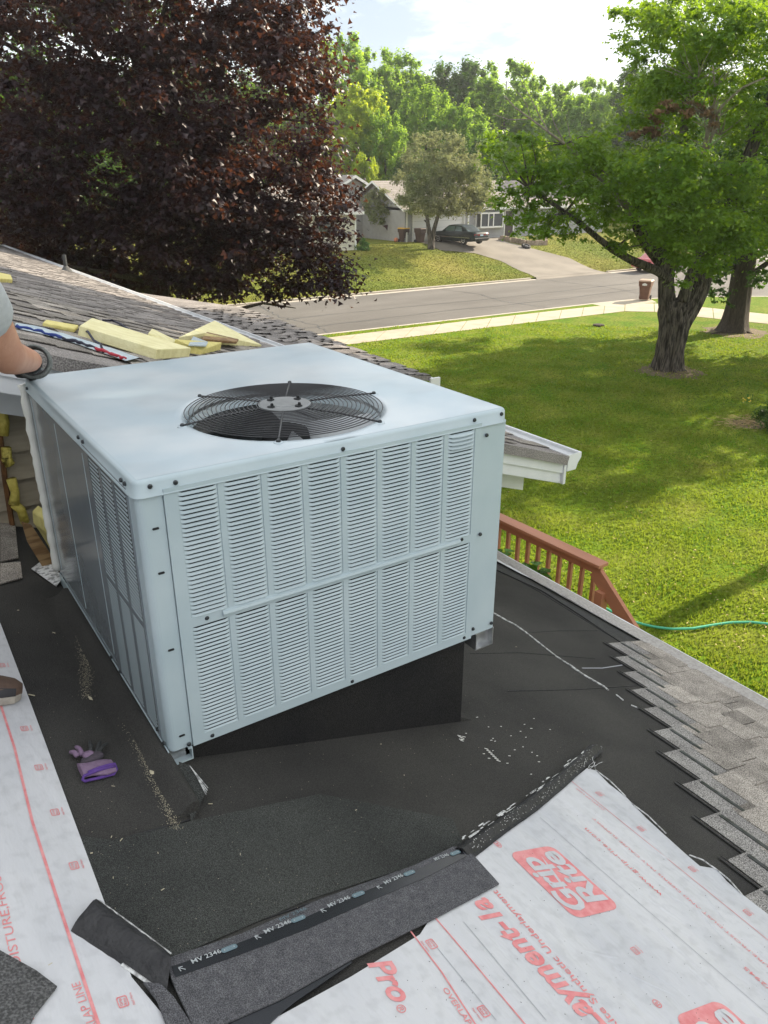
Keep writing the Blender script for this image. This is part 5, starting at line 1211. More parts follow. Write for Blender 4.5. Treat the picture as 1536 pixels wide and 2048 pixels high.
# ---------------------------------------------------------------- houses across the street
def boards(par, x0, x1, y, z0, z1, m, h=.19, holes=()):
    z = z0
    while z < z1 - .02:
        zz = min(z + h, z1); segs = [(x0, x1)]
        for (a_, c_, d0, d1) in holes:
            if d0 < zz - .02 and d1 > z + .02: segs = [s for a0, b0 in segs for s in ((a0, min(b0, a_)), (max(a0, c_), b0)) if s[1] - s[0] > .02]
        for a0, b0 in segs:
            bb = MB(); bb.prism([(a0, y, zz), (a0, y - .03, z), (a0, y + .0, z)], (b0 - a0, 0, 0)); bb.build('siding_board', m, par)
        z += h
HY = 51.7; HZ = 1.6
hA = thing('house', 'low grey house with white garage door, bay window and pale roof across the street', 'house', (46, 55, HZ))
b = MB(); b.box((37.2, HY + .01, HZ - .3), (60, HY + 8, HZ + 2.55)); wA = b.build('wall', 'house_grey', hA)
holes = [(38.0, 43.0, HZ, HZ + 2.05), (44.5, 47.2, HZ + .85, HZ + 2.0), (47.7, 48.65, HZ, HZ + 2.1), (52.5, 54.3, HZ + 1.0, HZ + 2.0)]
boards(wA, 37.2, 60, HY, HZ, HZ + 2.5, 'house_grey', .21, holes)
b = MB(); b.box((37.2, HY - .05, HZ - .3), (60, HY + .008, HZ + .02)); b.build('foundation', 'brick_red', hA)
gd = None
for i in range(4):
    bb = MB(); bb.box((38.02, HY - .02, HZ + .02 + i * .505), (42.98, HY + .005, HZ + .51 + i * .505)); o = bb.build('garage_door_panel', 'garage_white', hA)
for a_, c_, d0, d1 in holes:
    bb = MB(); t_ = .09
    for q in (((a_ - t_, HY - .06, d0), (a_, HY - .005, d1 + t_)), ((c_, HY - .06, d0), (c_ + t_, HY - .005, d1 + t_)), ((a_, HY - .06, d1), (c_, HY - .005, d1 + t_))): bb.box(*q)
    bb.build('frame', 'trim_white', wA)
bb = MB(); bb.box((47.72, HY - .03, HZ + .05), (48.63, HY + .005, HZ + 2.08)); dr = bb.build('front_door', 'door_dark', hA); bb = MB(); bb.lathe([(.04, 0), (.03, -.05)], (47.82, HY - .03, HZ + 1), 8, 'y'); bb.build('handle', 'chrome', dr)
bb = MB(); bb.prism([(44.4, HY, HZ + .75), (47.3, HY, HZ + .75), (47.1, HY - .5, HZ + .85), (44.6, HY - .5, HZ + .85)], (0, 0, .12)); wn = bb.build('bay_window', 'trim_white', hA)
bb = MB(); bb.prism([(44.4, HY, HZ + 1.98), (47.3, HY, HZ + 1.98), (47.1, HY - .5, HZ + 1.95), (44.6, HY - .5, HZ + 1.95)], (0, 0, .10)); bb.build('window_head', 'trim_white', wn)
for x in (44.6, 45.4, 45.95, 47.02): bb = MB(); bb.box((x, HY - .5, HZ + .95), (x + .09, HY - .43, HZ + 1.97)); bb.build('mullion', 'trim_white', wn)
for a_, c_ in ((44.68, 45.4), (45.48, 45.96), (46.03, 47.03)): bb = MB(); bb.box((a_, HY - .46, HZ + .96), (c_, HY - .455, HZ + 1.96)); bb.build('pane', 'window_glass', wn)
bb = MB(); bb.box((52.5, HY - .02, HZ + 1.0), (54.3, HY + .004, HZ + 2.0)); w2 = bb.build('window', 'window_glass', hA)
for x in (53.38,): bb = MB(); bb.box((x, HY - .05, HZ + 1), (x + .06, HY - .021, HZ + 2)); bb.build('mullion', 'trim_white', w2)
bb = MB(); bb.box((47.45, HY - .3, HZ + 1.35), (47.62, HY - .04, HZ + 1.5)); bb.build('mailbox', 'door_dark', hA)
def gable_roof(par, x0, x1, y0, y1, ze, zr_, over=.5, m='roof_far'):
    ym = (y0 + y1) / 2; P = []; k = 0; n = 15
    for sgn, ya_, yb_ in ((1, y0 - over, ym), (-1, y1 + over, ym)):
        bb = MB()
        for i in range(n):
            t0, t1 = i / n, (i + 1) / n; a_ = ya_ + (yb_ - ya_) * t0; c_ = ya_ + (yb_ - ya_) * t1; z0 = ze + (zr_ - ze) * t0; z1 = ze + (zr_ - ze) * t1
            bb.add([(x0 - over, a_, z0 + .012), (x1 + over, a_, z0 + .012), (x1 + over, c_, z1), (x0 - over, c_, z1), (x0 - over, a_, z0 - .01), (x1 + over, a_, z0 - .01)], [(0, 1, 2, 3), (4, 5, 1, 0)])
        rf = bb.build('roof', m, par)
    bb = MB(); bb.box((x0 - over, y0 - over - .02, ze - .18), (x1 + over, y0 - over + .0, ze + .015)); bb.build('fascia', 'trim_white', par)
    for xx in (x0 - over, x1 + over - .03):
        for ya_, yb_ in ((y0 - over, ym), (y1 + over, ym)):
            bb = MB(); bb.prism([(xx, ya_, ze - .16), (xx, yb_, zr_ - .16), (xx, yb_, zr_ - .005), (xx, ya_, ze - .005)], (.03, 0, 0)); bb.build('rake_board', 'trim_white', par)
    for xx in (x0, x1 - .05):
        bb = MB(); bb.prism([(xx, y0, ze - .1), (xx, y1, ze - .1), (xx, ym, zr_ - .12)], (.05, 0, 0)); bb.build('gable', 'house_grey', par)
gable_roof(hA, 37.2, 60, HY, HY + 8, HZ + 2.45, HZ + 4.5)
bb = MB(); bb.box((43.2, HY - .55, HZ + .02), (43.3, HY - .45, HZ + 2.3)); bb.build('downpipe', 'trim_white', hA)
for x in (37.3, 43.15): bb = MB(); bb.box((x, HY - .06, HZ), (x + .14, HY - .0, HZ + 2.5)); bb.build('corner_board', 'trim_white', wA)
# wing with its gable to the street
hB = thing('house', 'grey gabled wing with white rake boards left of the garage, half hidden by a shrub', 'house', (33.5, 60, HZ))
b = MB(); b.box((33.4, 58.0, HZ - .2), (37.15, 63.5, HZ + 3.0)); wB = b.build('wall', 'house_grey', hB); boards(wB, 33.4, 37.15, 57.98, HZ, HZ + 3.0, 'house_grey', .21)
bb = MB(); bb.prism([(32.9, 57.96, HZ + 3.0), (39.6, 57.96, HZ + 3.0), (36.3, 57.96, HZ + 4.7)], (0, 5.5, 0)); bb.build('gable', 'house_grey', hB)
for P in ([(32.5, 57.5, HZ + 2.85), (36.3, 57.5, HZ + 4.85), (36.3, 63.8, HZ + 4.85), (32.5, 63.8, HZ + 2.85)], [(40.0, 57.5, HZ + 2.95), (36.3, 57.5, HZ + 4.85), (36.3, 63.8, HZ + 4.85), (40.0, 63.8, HZ + 2.95)]):
    bb = MB(); bb.prism(P, (0, 0, .09)); bb.build('roof', 'roof_far', hB); bb = MB(); bb.prism([np.array(P[0]) + (0, -.03, -.14), np.array(P[1]) + (0, -.03, -.14), np.array(P[1]) + (0, -.03, .08), np.array(P[0]) + (0, -.03, .08)], (0, .028, 0)); bb.build('rake_board', 'trim_white', hB)
bb = MB(); bb.box((33.45, 57.93, HZ + .9), (34.1, 57.96, HZ + 2.1)); bb.build('window', 'window_glass', hB)
# neighbour at far left
hC = thing('house', 'cream sided house corner with a shuttered window behind the purple maple', 'house', (26, 52, HZ))
q = gt(712, 500); cx_ = q[0]; cy_ = q[1]
b = MB(); b.box((cx_ - 5, cy_ + .01, HZ - .4), (cx_, cy_ + 8, HZ + 2.6)); wC = b.build('wall', 'house_cream', hC)
boards(wC, cx_ - 5, cx_, cy_, HZ - .1, HZ + 2.55, 'house_cream', .19, [(cx_ - 3.2, cx_ - 2.0, HZ + .9, HZ + 2.1)])
bb = MB(); bb.box((cx_ - 3.2, cy_ - .02, HZ + .9), (cx_ - 2.0, cy_ + .004, HZ + 2.1)); w3 = bb.build('window', 'window_glass', hC)
bb = MB(); bb.box((cx_ - 1.98, cy_ - .05, HZ + .85), (cx_ - 1.6, cy_ - .03, HZ + 2.15)); bb.build('shutter', 'slate_scrap', hC)
bb = MB(); bb.box((cx_ - .1, cy_ - .05, HZ - .1), (cx_ + .02, cy_ - .031, HZ + 2.55)); bb.build('corner_board', 'trim_white', wC)
gable_roof(hC, cx_ - 5, cx_, cy_, cy_ + 8, HZ + 2.5, HZ + 4.2, .45)
hD = thing('house', 'far roof peeping through the trees behind the grey gabled wing', 'house', (44, 80, HZ))
b = MB(); b.box((40, 80, HZ), (58, 88, HZ + 3.6)); b.build('wall', 'house_grey', hD); gable_roof(hD, 40, 58, 80, 88, HZ + 3.5, HZ + 6.2, .5)
# bins and clutter by the garage
q = gt(807, 484); wheelie('wheeled_bin', 'dark brown wheeled bin with a yellow lid beside the garage', (q[0], q[1], zt(q[1])), .1, 'bin_dark', 'bin_yellow', 1.0)
q = gt(837, 485); wheelie('wheeled_bin', 'all dark brown wheeled bin standing against the garage door', (q[0], q[1] - .2, zt(q[1])), .15, 'bin_dark', 'bin_dark', 1.0)
pt_ = thing('pallet', 'weathered wooden pallet leaning on the grey wing', 'pallet', (gt(760, 475)[0], gt(760, 475)[1], HZ))
P0, P1 = gt(735, 476), gt(775, 480); u_ = (P1 - P0); wl_ = np.linalg.norm(u_); u_ /= wl_; up3 = np.array([.35, .30, .95]); up3 /= np.linalg.norm(up3)
for i in range(6): bb = MB(); o_ = P0 + u_ * (wl_ * i / 5.2); bb.prism([o_, o_ + u_ * wl_ * .14, o_ + u_ * wl_ * .14 + up3 * 1.7, o_ + up3 * 1.7], np.cross(u_, up3) * .03); bb.build('slat', 'pallet', pt_)
for t_ in (.1, .8, 1.5): bb = MB(); o_ = P0 + up3 * t_ + np.cross(up3, u_) * .04; bb.prism([o_, o_ + u_ * wl_, o_ + u_ * wl_ + up3 * .1, o_ + up3 * .1], np.cross(u_, up3) * .04); bb.build('crossbar', 'pallet', pt_)
for nm, lb, cat, p, m, r in (('tub', 'blue plastic tub on the grass by the garage', 'tub', (789, 480), 'toy_blue', .30), ('ball', 'pale blue ball beside the blue tub', 'ball', (781, 480), 'toy_pale', .22), ('ball', 'orange ball right of the blue tub', 'ball', (792, 484), 'toy_orange', .17)):
    q = gt(*p); o = thing(nm, lb, cat, q); b = MB()
    if nm == 'tub': b.lathe([(r * .8, 0), (r, .45), (r * 1.05, .47), (r * .95, .47), (r * .75, .05)], q, 16)
    else: b.lathe([(.01 + r * math.sin(a), r - r * math.cos(a)) for a in np.linspace(0.05, PI - .05, 10)], q, 14)
    b.build('shell', m, o, smooth=True)
# stone planter and the tyre beside the drive
pn_ = thing('planter_wall', 'low stone planter wall at the head of the driveway', 'planter', gt(1040, 492))
PW = [gt(998, 480), gt(1020, 484), gt(1050, 490), gt(1092, 490), gt(1092, 482)]
for i in range(len(PW) - 1):
    a_, c_ = PW[i], PW[i + 1]; L_ = np.linalg.norm(c_ - a_); nblk = max(2, int(L_ / .4)); d = (c_ - a_) / L_; d[2] = 0; s_ = np.cross((0, 0, 1), d) * .12
    for lv in range(2):
        for k in range(nblk):
            t0 = (k + (.5 if lv else 0) * .6) / nblk; t1 = min(1, t0 + .94 / nblk); A1_ = a_ + (c_ - a_) * t0; C1_ = a_ + (c_ - a_) * t1; z0 = zt(A1_[1]) - .05 + lv * .21
            A1_[2] = C1_[2] = z0; bb = MB(); bb.prism([A1_ - s_, C1_ - s_, C1_ + s_, A1_ + s_], (0, 0, .20)); bb.build('block', 'stone', pn_)
q = gt(1052, 496); ty = thing('tyre', 'black tyre lying against the planter wall', 'tyre', q); b = MB(); b.tube([q + np.array([.30 * math.cos(a), .26 * math.sin(a), .14 + .09 * math.sin(a)]) for a in np.linspace(0, 2 * PI, 21)[:-1]], .10, 9, closed=True); b.build('ring', 'tyre', ty, smooth=True); b = MB(); b.lathe([(.17, 0), (.17, .08), (.05, .10), (0, .1)], q + np.array([0, 0, .10]), 14); b.build('rim', 'rim', ty)
# ================================================================ TREES
def star(n, k, r_in=.42, cup=.12):
    V = [(0, 0, 0)]
    for i in range(2 * n):
        a = 2 * PI * i / (2 * n); r = (1 if i % 2 == 0 else r_in); r *= (1 if i != n else .75)
        V.append((r * math.cos(a), r * math.sin(a), -cup * r))
    return np.array(V), np.array([(0, 1 + i, 1 + (i + 1) % (2 * n)) for i in range(2 * n)])
def spiky(k, w_=.30):
    V = []; F = []
    for i in range(k):
        a = 2 * PI * i / k; L_ = 1.0 if i == 0 else .82; d = np.array([math.cos(a), math.sin(a), 0]); s_ = np.array([-d[1], d[0], 0]); o = -d * .12
        V += [o - s_ * w_, d * L_ - (0, 0, .16), o + s_ * w_]; F.append((3 * i, 3 * i + 1, 3 * i + 2))
    return np.array(V), np.array(F)
T_SPK = spiky(3); T_MAPLE = star(4, 0, .45); T_LOBE = star(3, 0, .5, .15)
T_QUAD = (np.array([(-.9, 0, 0), (0, -.42, .08), (.9, 0, -.05), (0, .42, .08)]), np.array([(0, 1, 2), (0, 2, 3)]))
T_TRI = (np.array([(-.8, -.3, 0), (.9, 0, 0), (-.3, .6, .05)]), np.array([(0, 1, 2)]))
def leaves(cl, n, size, tmpl, seed=1, flat=.9, pw=.42, sp_=.66):
    """n leaves over the clumps cl (x,y,z,rx,ry,rz)"""
    g = np.random.default_rng(seed); cl = np.array(cl, float); wgt = (cl[:, 3] * cl[:, 4] * cl[:, 5]) ** (2 / 3); wgt /= wgt.sum()
    i = g.choice(len(cl), n, p=wgt); d = g.normal(size=(n, 3)); d /= np.linalg.norm(d, axis=1)[:, None]
    r = np.abs(g.normal(size=n)) ** .8 * sp_; P = cl[i, :3] + d * r[:, None] * cl[i, 3:6]
    N_ = d * .55 + g.normal(size=(n, 3)) * .45 + np.array([0, 0, flat]); N_ /= np.linalg.norm(N_, axis=1)[:, None]
    a = g.normal(size=(n, 3)); Tn = np.cross(N_, a); Tn /= np.linalg.norm(Tn, axis=1)[:, None] + 1e-9; Bn = np.cross(N_, Tn)
    s = size * g.uniform(.6, 1.25, n); tv, tf = tmpl
    V = P[:, None, :] + s[:, None, None] * (tv[None, :, 0:1] * Tn[:, None, :] + tv[None, :, 1:2] * Bn[:, None, :] + tv[None, :, 2:3] * N_[:, None, :])
    F = tf[None] + (np.arange(n) * len(tv))[:, None, None]
    return V.reshape(-1, 3), F.reshape(-1, tf.shape[1])
def crown(name, cl, n, size, tmpl, m, parent, seed=1, keep=None, **k):
    V, F = leaves(cl, n, size, tmpl, seed, **k)
    if keep is not None:
        kk = len(tmpl[0]); c = V.reshape(-1, kk, 3)[:, 0]; ok = keep(c); V = V.reshape(-1, kk, 3)[ok].reshape(-1, 3); F = (tmpl[1][None] + (np.arange(ok.sum()) * kk)[:, None, None]).reshape(-1, 3)
    return raw(name, V, F, m, parent)
FH = np.array([math.sin(YAW), math.cos(YAW), 0]); RH = np.array([math.cos(YAW), -math.sin(YAW), 0])
def vp_(x, y, D, off=0):
    """point seen at picture x, y on the upright plane D metres ahead of the camera"""
    r = ray(x, y); t = (D + off) / (r @ FH); return CAM + r * t

# ---- purple maple
q = vp_(322, 600, 23.5); MB_ = np.array([q[0], q[1], 0.0]); MD = 23.5
mp_t = thing('maple_tree', 'big dark purple leafed maple filling the left of the view beyond the roof', 'tree', MB_)
b = MB(); ridge = lambda u, i: 1 + .08 * math.sin(u * 2 * PI * 7 + i * .4) + .05 * math.sin(u * 2 * PI * 3)
b.tube([MB_, MB_ + (0, 0, .3), MB_ + (0, 0, 1.2), MB_ + (.05, 0, 2.4), MB_ + (0, .1, 4.2), MB_ + (.1, .1, 7), MB_ + (0, 0, 11)], [.55, .40, .34, .31, .24, .17, .05], 20, ridge=ridge)
tr = b.build('trunk', 'bark_dark', mp_t, smooth=True)
b = MB(); r2 = random.Random(4)
cl = []
for k in range(26):
    a = 2 * PI * k / 26 * 3.1; h0 = 2.2 + k * .26; L_ = 5.0 * math.sqrt(max(.1, 1 - ((h0 - 5.5) / 9) ** 2)); up_ = .25 + .9 * k / 26
    d = np.array([math.cos(a), math.sin(a), 0]); pts = [MB_ + (0, 0, h0), MB_ + d * L_ * .35 + (0, 0, h0 + up_ * .9), MB_ + d * L_ * .7 + (0, 0, h0 + up_ * 1.8), MB_ + d * L_ * .95 + (0, 0, h0 + up_ * 2.0 - .3)]
    b.tube(pts, [.11, .075, .045, .015], 7)
b.build('limb', 'bark_dark', tr, smooth=True)
# clumps over a broad ellipsoid plus the drooping skirt
for k in range(430):
    d = np.array([r2.gauss(0, 1) for _ in range(3)]); d /= np.linalg.norm(d); r = r2.random() ** .30
    c = MB_ + np.array([0, 0, 8.6]) + d * r * np.array([5.3, 5.3, 5.9])
    if c[2] < 3.3: continue
    s_ = r2.uniform(.55, 1.0); cl.append((*c, s_ * 1.15, s_ * 1.15, s_ * .50))
for px, py, off, s_ in ((560, 560, -1, .7), (540, 590, -1.5, .6), (470, 575, -2, .8), (600, 530, -1, .8), (640, 500, -.5, .7), (655, 440, 0, .8), (668, 400, 0, .8), (700, 410, 0, .35), (715, 395, 0, .30), (722, 375, 0, .28), (690, 380, 0, .5), (650, 350, 0, .8), (420, 560, -2.5, .8), (380, 585, -2, .5), (610, 300, -1, 1), (640, 230, 0, .8), (655, 180, 0, .7), (640, 120, 0, .8), (625, 70, 0, .8), (640, 30, 0, .6), (655, 60, 0, .4), (570, 40, 0, 1), (500, 30, -1, 1.2), (560, 595, -1, .45), (600, 570, -1, .45), (440, 595, -2, .5), (665, 520, 0, .4), (680, 470, 0, .45), (590, 15, 0, .7), (650, -10, 0, .6)):
    c = vp_(px, py, MD, off); cl.append((*c, s_ * 1.1, s_ * 1.1, s_ * .6))
for k in range(120):
    c = vp_(r2.uniform(-90, 360), r2.uniform(430, 570), MD, r2.uniform(-1, 4.5)); s_ = r2.uniform(.5, .9); cl.append((*c, s_ * 1.2, s_ * 1.2, s_ * .6))
for k in range(40):
    c = vp_(r2.uniform(-80, 110), r2.uniform(450, 505), MD, r2.uniform(2, 6)); s_ = r2.uniform(.5, .8); cl.append((*c, s_ * 1.2, s_ * 1.2, s_ * .6))
for k in range(110):
    c = vp_(r2.uniform(60, 655), r2.uniform(-60, 210), MD, r2.uniform(-3, 2)); s_ = r2.uniform(.5, .9); cl.append((*c, s_ * 1.1, s_ * 1.1, s_ * .55))
for k in range(190):
    c = vp_(r2.uniform(350, 685), r2.uniform(330, 588), MD, r2.uniform(-3, 1.5)); s_ = r2.uniform(.45, .85); cl.append((*c, s_ * 1.1, s_ * 1.1, s_ * .55))
for k in range(150):
    c = vp_(r2.uniform(-80, 480), r2.uniform(150, 585), MD, r2.uniform(-4.5, 1.5)); s_ = r2.uniform(.6, 1); cl.append((*c, s_ * 1.1, s_ * 1.1, s_ * .5))
keep = lambda c: ~((c[:, 0] < 4.0) & (c[:, 2] < UZ - US * c[:, 0] + .35)) & (c[:, 2] > 2.6)
crown('crown', cl, 150000, .082, T_LOBE, 'leaf_purple', mp_t, 7, keep=keep, flat=.7, pw=.5)
# ---- green tree showing through at the upper left
q = vp_(120, 500, 34); BT = np.array([q[0], q[1], 0]); bt = thing('shade_tree', 'green tree standing behind the purple maple at the upper left', 'tree', BT)
b = MB(); b.tube([BT, BT + (0, 0, 1), BT + (0, .1, 6), BT + (0, 0, 15)], [.5, .36, .25, .06], 12); b.build('trunk', 'bark_dark', bt, smooth=True)
cl = []
for k in range(120):
    d = np.array([r2.gauss(0, 1) for _ in range(3)]); d /= np.linalg.norm(d); c = BT + (0, 0, 11) + d * r2.random() ** .35 * np.array([6.5, 6.5, 7]); s_ = r2.uniform(.8, 1.4)
    cl.append((*c, s_, s_, s_ * .6))
crown('crown', cl, 26000, .17, T_QUAD, 'leaf_dark', bt, 3)

# ---- forked main tree
TD = (gnd(1335, 738) - CAM) @ FH
mt = thing('maple_tree', 'old green tree with a thick forked furrowed trunk on the near lawn', 'tree', gnd(1335, 738))
def limb(mb, P, n=10, rg=None, D=None):
    D = D or TD; pts = [vp_(x, y, D, o) for x, y, r, o in P]; rad = [r * (D + o) / 1520 for x, y, r, o in P]
    pr = np.c_[np.array(pts), rad]; m = resample(pr[:, :4], np.linspace(0, 1, max(len(P) * 3, 10))) if len(P) > 1 else pr
    mb.tube([q[:3] for q in m], [q[3] for q in m], n, ridge=rg)
rg = lambda u, i: 1 + .15 * math.sin(u * 2 * PI * 9 + .35 * math.sin(i * .5)) + .06 * math.sin(u * 2 * PI * 4 + i * .25) + .06 * math.sin(u * 2 * PI * 15 + i * .6)
b = MB(); limb(b, [(1334, 745, 34, 0), (1334, 735, 28, 0), (1337, 715, 25, 0), (1344, 680, 24, 0), (1349, 650, 26, 0), (1346, 620, 24, 0), (1344, 600, 18, 0)], 54, rg)
mtr = b.build('trunk', 'bark', mt, smooth=True)
def part_limb(P, n=10, m='bark', rgf=None, nm='limb', par=mtr):
    b = MB(); limb(b, P, n, rgf); return b.build(nm, m, par, smooth=True)
part_limb([(1341, 640, 18, 0), (1333, 600, 14, 0), (1331, 560, 12.5, 0), (1334, 530, 15, 0), (1336, 500, 12, .2), (1342, 450, 9, .4), (1352, 380, 8, .6), (1366, 300, 7, .8), (1372, 200, 5, 1), (1360, 90, 3, 1)], 30, rgf=rg)
part_limb([(1357, 650, 19, 0), (1380, 610, 18, 0), (1401, 570, 16, 0), (1414, 530, 14, -.2), (1432, 480, 15, -.4), (1452, 430, 12, -.6), (1480, 350, 10, -.8), (1520, 260, 8, -1), (1560, 150, 6, -1)], 34, rgf=rg)
part_limb([(1366, 600, 12, -.2), (1378, 560, 9, -.4), (1392, 520, 8, -.6), (1398, 470, 6, -1), (1410, 400, 4, -1.4)], 14)
part_limb([(1340, 565, 9, -.1), (1322, 545, 9, -.3), (1296, 534, 8, -.6), (1262, 520, 7.5, -.9), (1226, 500, 6.5, -1.2), (1198, 478, 5.5, -1.4), (1165, 450, 5, -1.6), (1130, 425, 4, -1.8), (1095, 400, 3.5, -2), (1060, 378, 2.6, -2), (1030, 340, 1.6, -2)], 14)
part_limb([(1334, 545, 13, 0), (1318, 518, 11.5, -.1), (1296, 490, 10.5, -.2), (1276, 462, 8, -.4), (1262, 430, 6, -.6)], 18, rgf=rg)
part_limb([(1275, 462, 7, -.4), (1262, 425, 6.5, -.6), (1243, 400, 6, -.8), (1226, 380, 5.5, -1), (1214, 366, 4, -1)], 12, 'bark_dead', rg, 'broken_limb')
part_limb([(1334, 520, 10, .2), (1322, 495, 9, .2), (1302, 470, 8, .3), (1285, 440, 6, .4), (1270, 400, 4, .4)], 12)
part_limb([(1270, 430, 3.5, -.6), (1235, 392, 3.2, -1), (1195, 352, 3, -1.4), (1160, 318, 2.6, -1.6), (1130, 288, 2.2, -1.8), (1098, 265, 1.8, -2), (1062, 238, 1.4, -2), (1030, 215, 1, -2), (1008, 190, .7, -2)], 7, 'bark_dead', None, 'dead_branch')
b = MB()
for P in ([(1098, 265, 1.4, -2), (1075, 225, 1, -2), (1056, 185, .7, -2), (1040, 160, .5, -2)], [(1130, 288, 1.4, -1.8), (1110, 250, 1, -2), (1100, 220, .6, -2)], [(1062, 238, .9, -2), (1020, 240, .7, -2), (985, 228, .5, -2)], [(1160, 318, 1.2, -1.6), (1140, 275, .8, -1.6), (1135, 245, .5, -1.6)], [(1062, 238, .8, -2), (1052, 205, .6, -2), (1015, 160, .4, -2)]): limb(b, P, 5)
for sx, sy in ((1415, 300), (1430, 240), (1400, 235), (1420, 190), (1440, 270), (1395, 160)):
    for k in range(9):
        a = rnd.uniform(-2.9, -.3); l_ = rnd.uniform(35, 95); p1_ = (sx + l_ * .5 * math.cos(a) + rnd.uniform(-6, 6), sy + l_ * .5 * math.sin(a)); limb(b, [(sx, sy, 1.3, -2.5), (*p1_, .8, -2.8), (sx + l_ * math.cos(a), sy + l_ * math.sin(a), .4, -3)], 4)
tag(b.build('dead_twigs', 'bark_dead', mtr), kind='stuff')
part_limb([(1400, 330, 4.5, -2), (1412, 280, 4, -2.3), (1424, 230, 3.2, -2.5), (1432, 190, 2.2, -2.5), (1425, 130, 1, -2.5)], 7, 'bark_dead', None, 'dead_branch')
part_limb([(1424, 240, 3, -2.5), (1450, 205, 2.5, -2.5), (1485, 175, 2, -2.5), (1530, 155, 1.4, -2.5)], 6, 'bark_dead', None, 'dead_branch')
# leaf masses, read from where they hang in the picture
def mass(lst, seed, D=None, fl_=.5):
    g = random.Random(seed); out = []
    for x, y, rx, ry, n, o0, o1, s0, s1 in lst:
        for _ in range(int(n * 2.1)):
            a = g.uniform(0, 2 * PI); r = math.sqrt(g.random()); off = g.uniform(o0, o1); c = vp_(x + rx * r * math.cos(a), y + ry * r * math.sin(a), D or TD, off); s_ = g.uniform(s0 * .6, s1 * .78)
            out.append((*c, s_ * 1.1, s_ * 1.1, s_ * fl_))
    return out
cl = mass([(1040, 330, 80, 60, 15, -3, 0, .35, .6), (1110, 330, 85, 65, 15, -3, 0, .4, .7), (1180, 330, 85, 65, 16, -3, 1, .4, .8), (1060, 400, 65, 50, 11, -3, -1, .3, .55), (1075, 455, 60, 25, 7, -3, -1, .28, .42), (1150, 420, 90, 55, 15, -3, 0, .35, .6), (1150, 470, 30, 22, 3, -2, -1, .25, .4), (985, 300, 25, 40, 4, -2, -1, .3, .45), (1240, 380, 90, 70, 22, -4, 2, .45, .8), (1250, 470, 60, 35, 8, -3, 0, .3, .55), (1330, 350, 100, 70, 30, -5, 2, .5, .9), (1400, 420, 110, 80, 38, -5, 1, .5, .9), (1500, 420, 90, 90, 34, -4, 3, .6, 1.), (1360, 480, 60, 50, 14, -5, -2, .35, .6), (1400, 540, 50, 40, 9, -5, -3, .3, .5), (1440, 500, 50, 50, 10, -4, -2, .4, .6), (1260, 265, 55, 35, 5, -3, 0, .3, .5),
            (1330, 190, 90, 80, 22, -3, 3, .4, .8), (1450, 150, 120, 90, 30, -3, 4, .4, .9), (1420, 60, 150, 60, 34, -3, 4, .5, .9), (1290, 60, 60, 60, 12, -2, 2, .35, .6), (1265, 110, 30, 30, 4, -1, 1, .25, .4), (1285, 175, 35, 30, 5, -1, 1, .25, .4), (1510, 250, 70, 60, 14, -3, 3, .4, .8), (1480, 10, 150, 40, 18, -3, 3, .5, .9), (1265, 20, 40, 30, 6, -1, 1, .3, .5), (1245, 30, 18, 15, 3, -1, 1, .2, .3), (1340, 290, 70, 30, 8, -1, 3, .4, .6)], 5)
g = random.Random(9)
for k in range(150):    # the part of the crown that runs on beyond the right of the picture
    d = np.array([g.gauss(0, 1) for _ in range(3)]); d /= np.linalg.norm(d); c = mt.location + Vector((5.2, -1.6, 9.0)) + Vector(tuple(d * g.random() ** .3 * np.array([6, 5.5, 5]))); s_ = g.uniform(.6, 1.1)
    if c[2] > 4 and (np.array(c) - CAM) @ RH / ((np.array(c) - CAM) @ FH) > .50: cl.append((*c, s_, s_, s_ * .5))
b = MB(); g7 = random.Random(3); stems = [vp_(x, y, TD, o) for x, y, o in ((1334, 500, 0), (1352, 380, .6), (1366, 300, .8), (1372, 200, 1), (1412, 530, -.2), (1452, 430, -.6), (1480, 350, -.8), (1520, 260, -1), (1226, 500, -1.2), (1165, 450, -1.6), (1130, 425, -1.8), (1060, 378, -2), (1262, 430, -.6), (1195, 352, -1.4), (1130, 288, -1.8), (1285, 440, .4))]
for k in range(170):
    c = np.array(cl[g7.randrange(len(cl))][:3]); s_ = min(stems, key=lambda q: np.linalg.norm(q - c)); L_ = np.linalg.norm(c - s_)
    if L_ > 2.4: continue
    m1 = (s_ + c) / 2 + np.array([g7.gauss(0, .15), g7.gauss(0, .15), g7.gauss(.15, .15)]) * L_ * .5
    b.tube([s_, m1, c], [.012 + .012 * L_, .008 + .006 * L_, .005], 5)
tag(b.build('twigs', 'bark', mtr), kind='stuff')
crown('crown', cl, 120000, .075, T_LOBE, 'leaf_green', mt, 21, flat=.8, sp_=.82)
cd_ = mass([(1330, 215, 22, 14, 5, -3, -2.5, .12, .22), (1390, 220, 30, 16, 7, -3, -2.5, .12, .22), (1290, 265, 30, 12, 5, -2, -1.5, .15, .25), (1420, 240, 18, 22, 4, -3, -2.5, .1, .2), (1300, 240, 20, 10, 3, -2, -2, .1, .2)], 6)
crown('dead_leaves', cd_, 1800, .075, T_QUAD, 'leaf_dead', mtr, 8, flat=0)
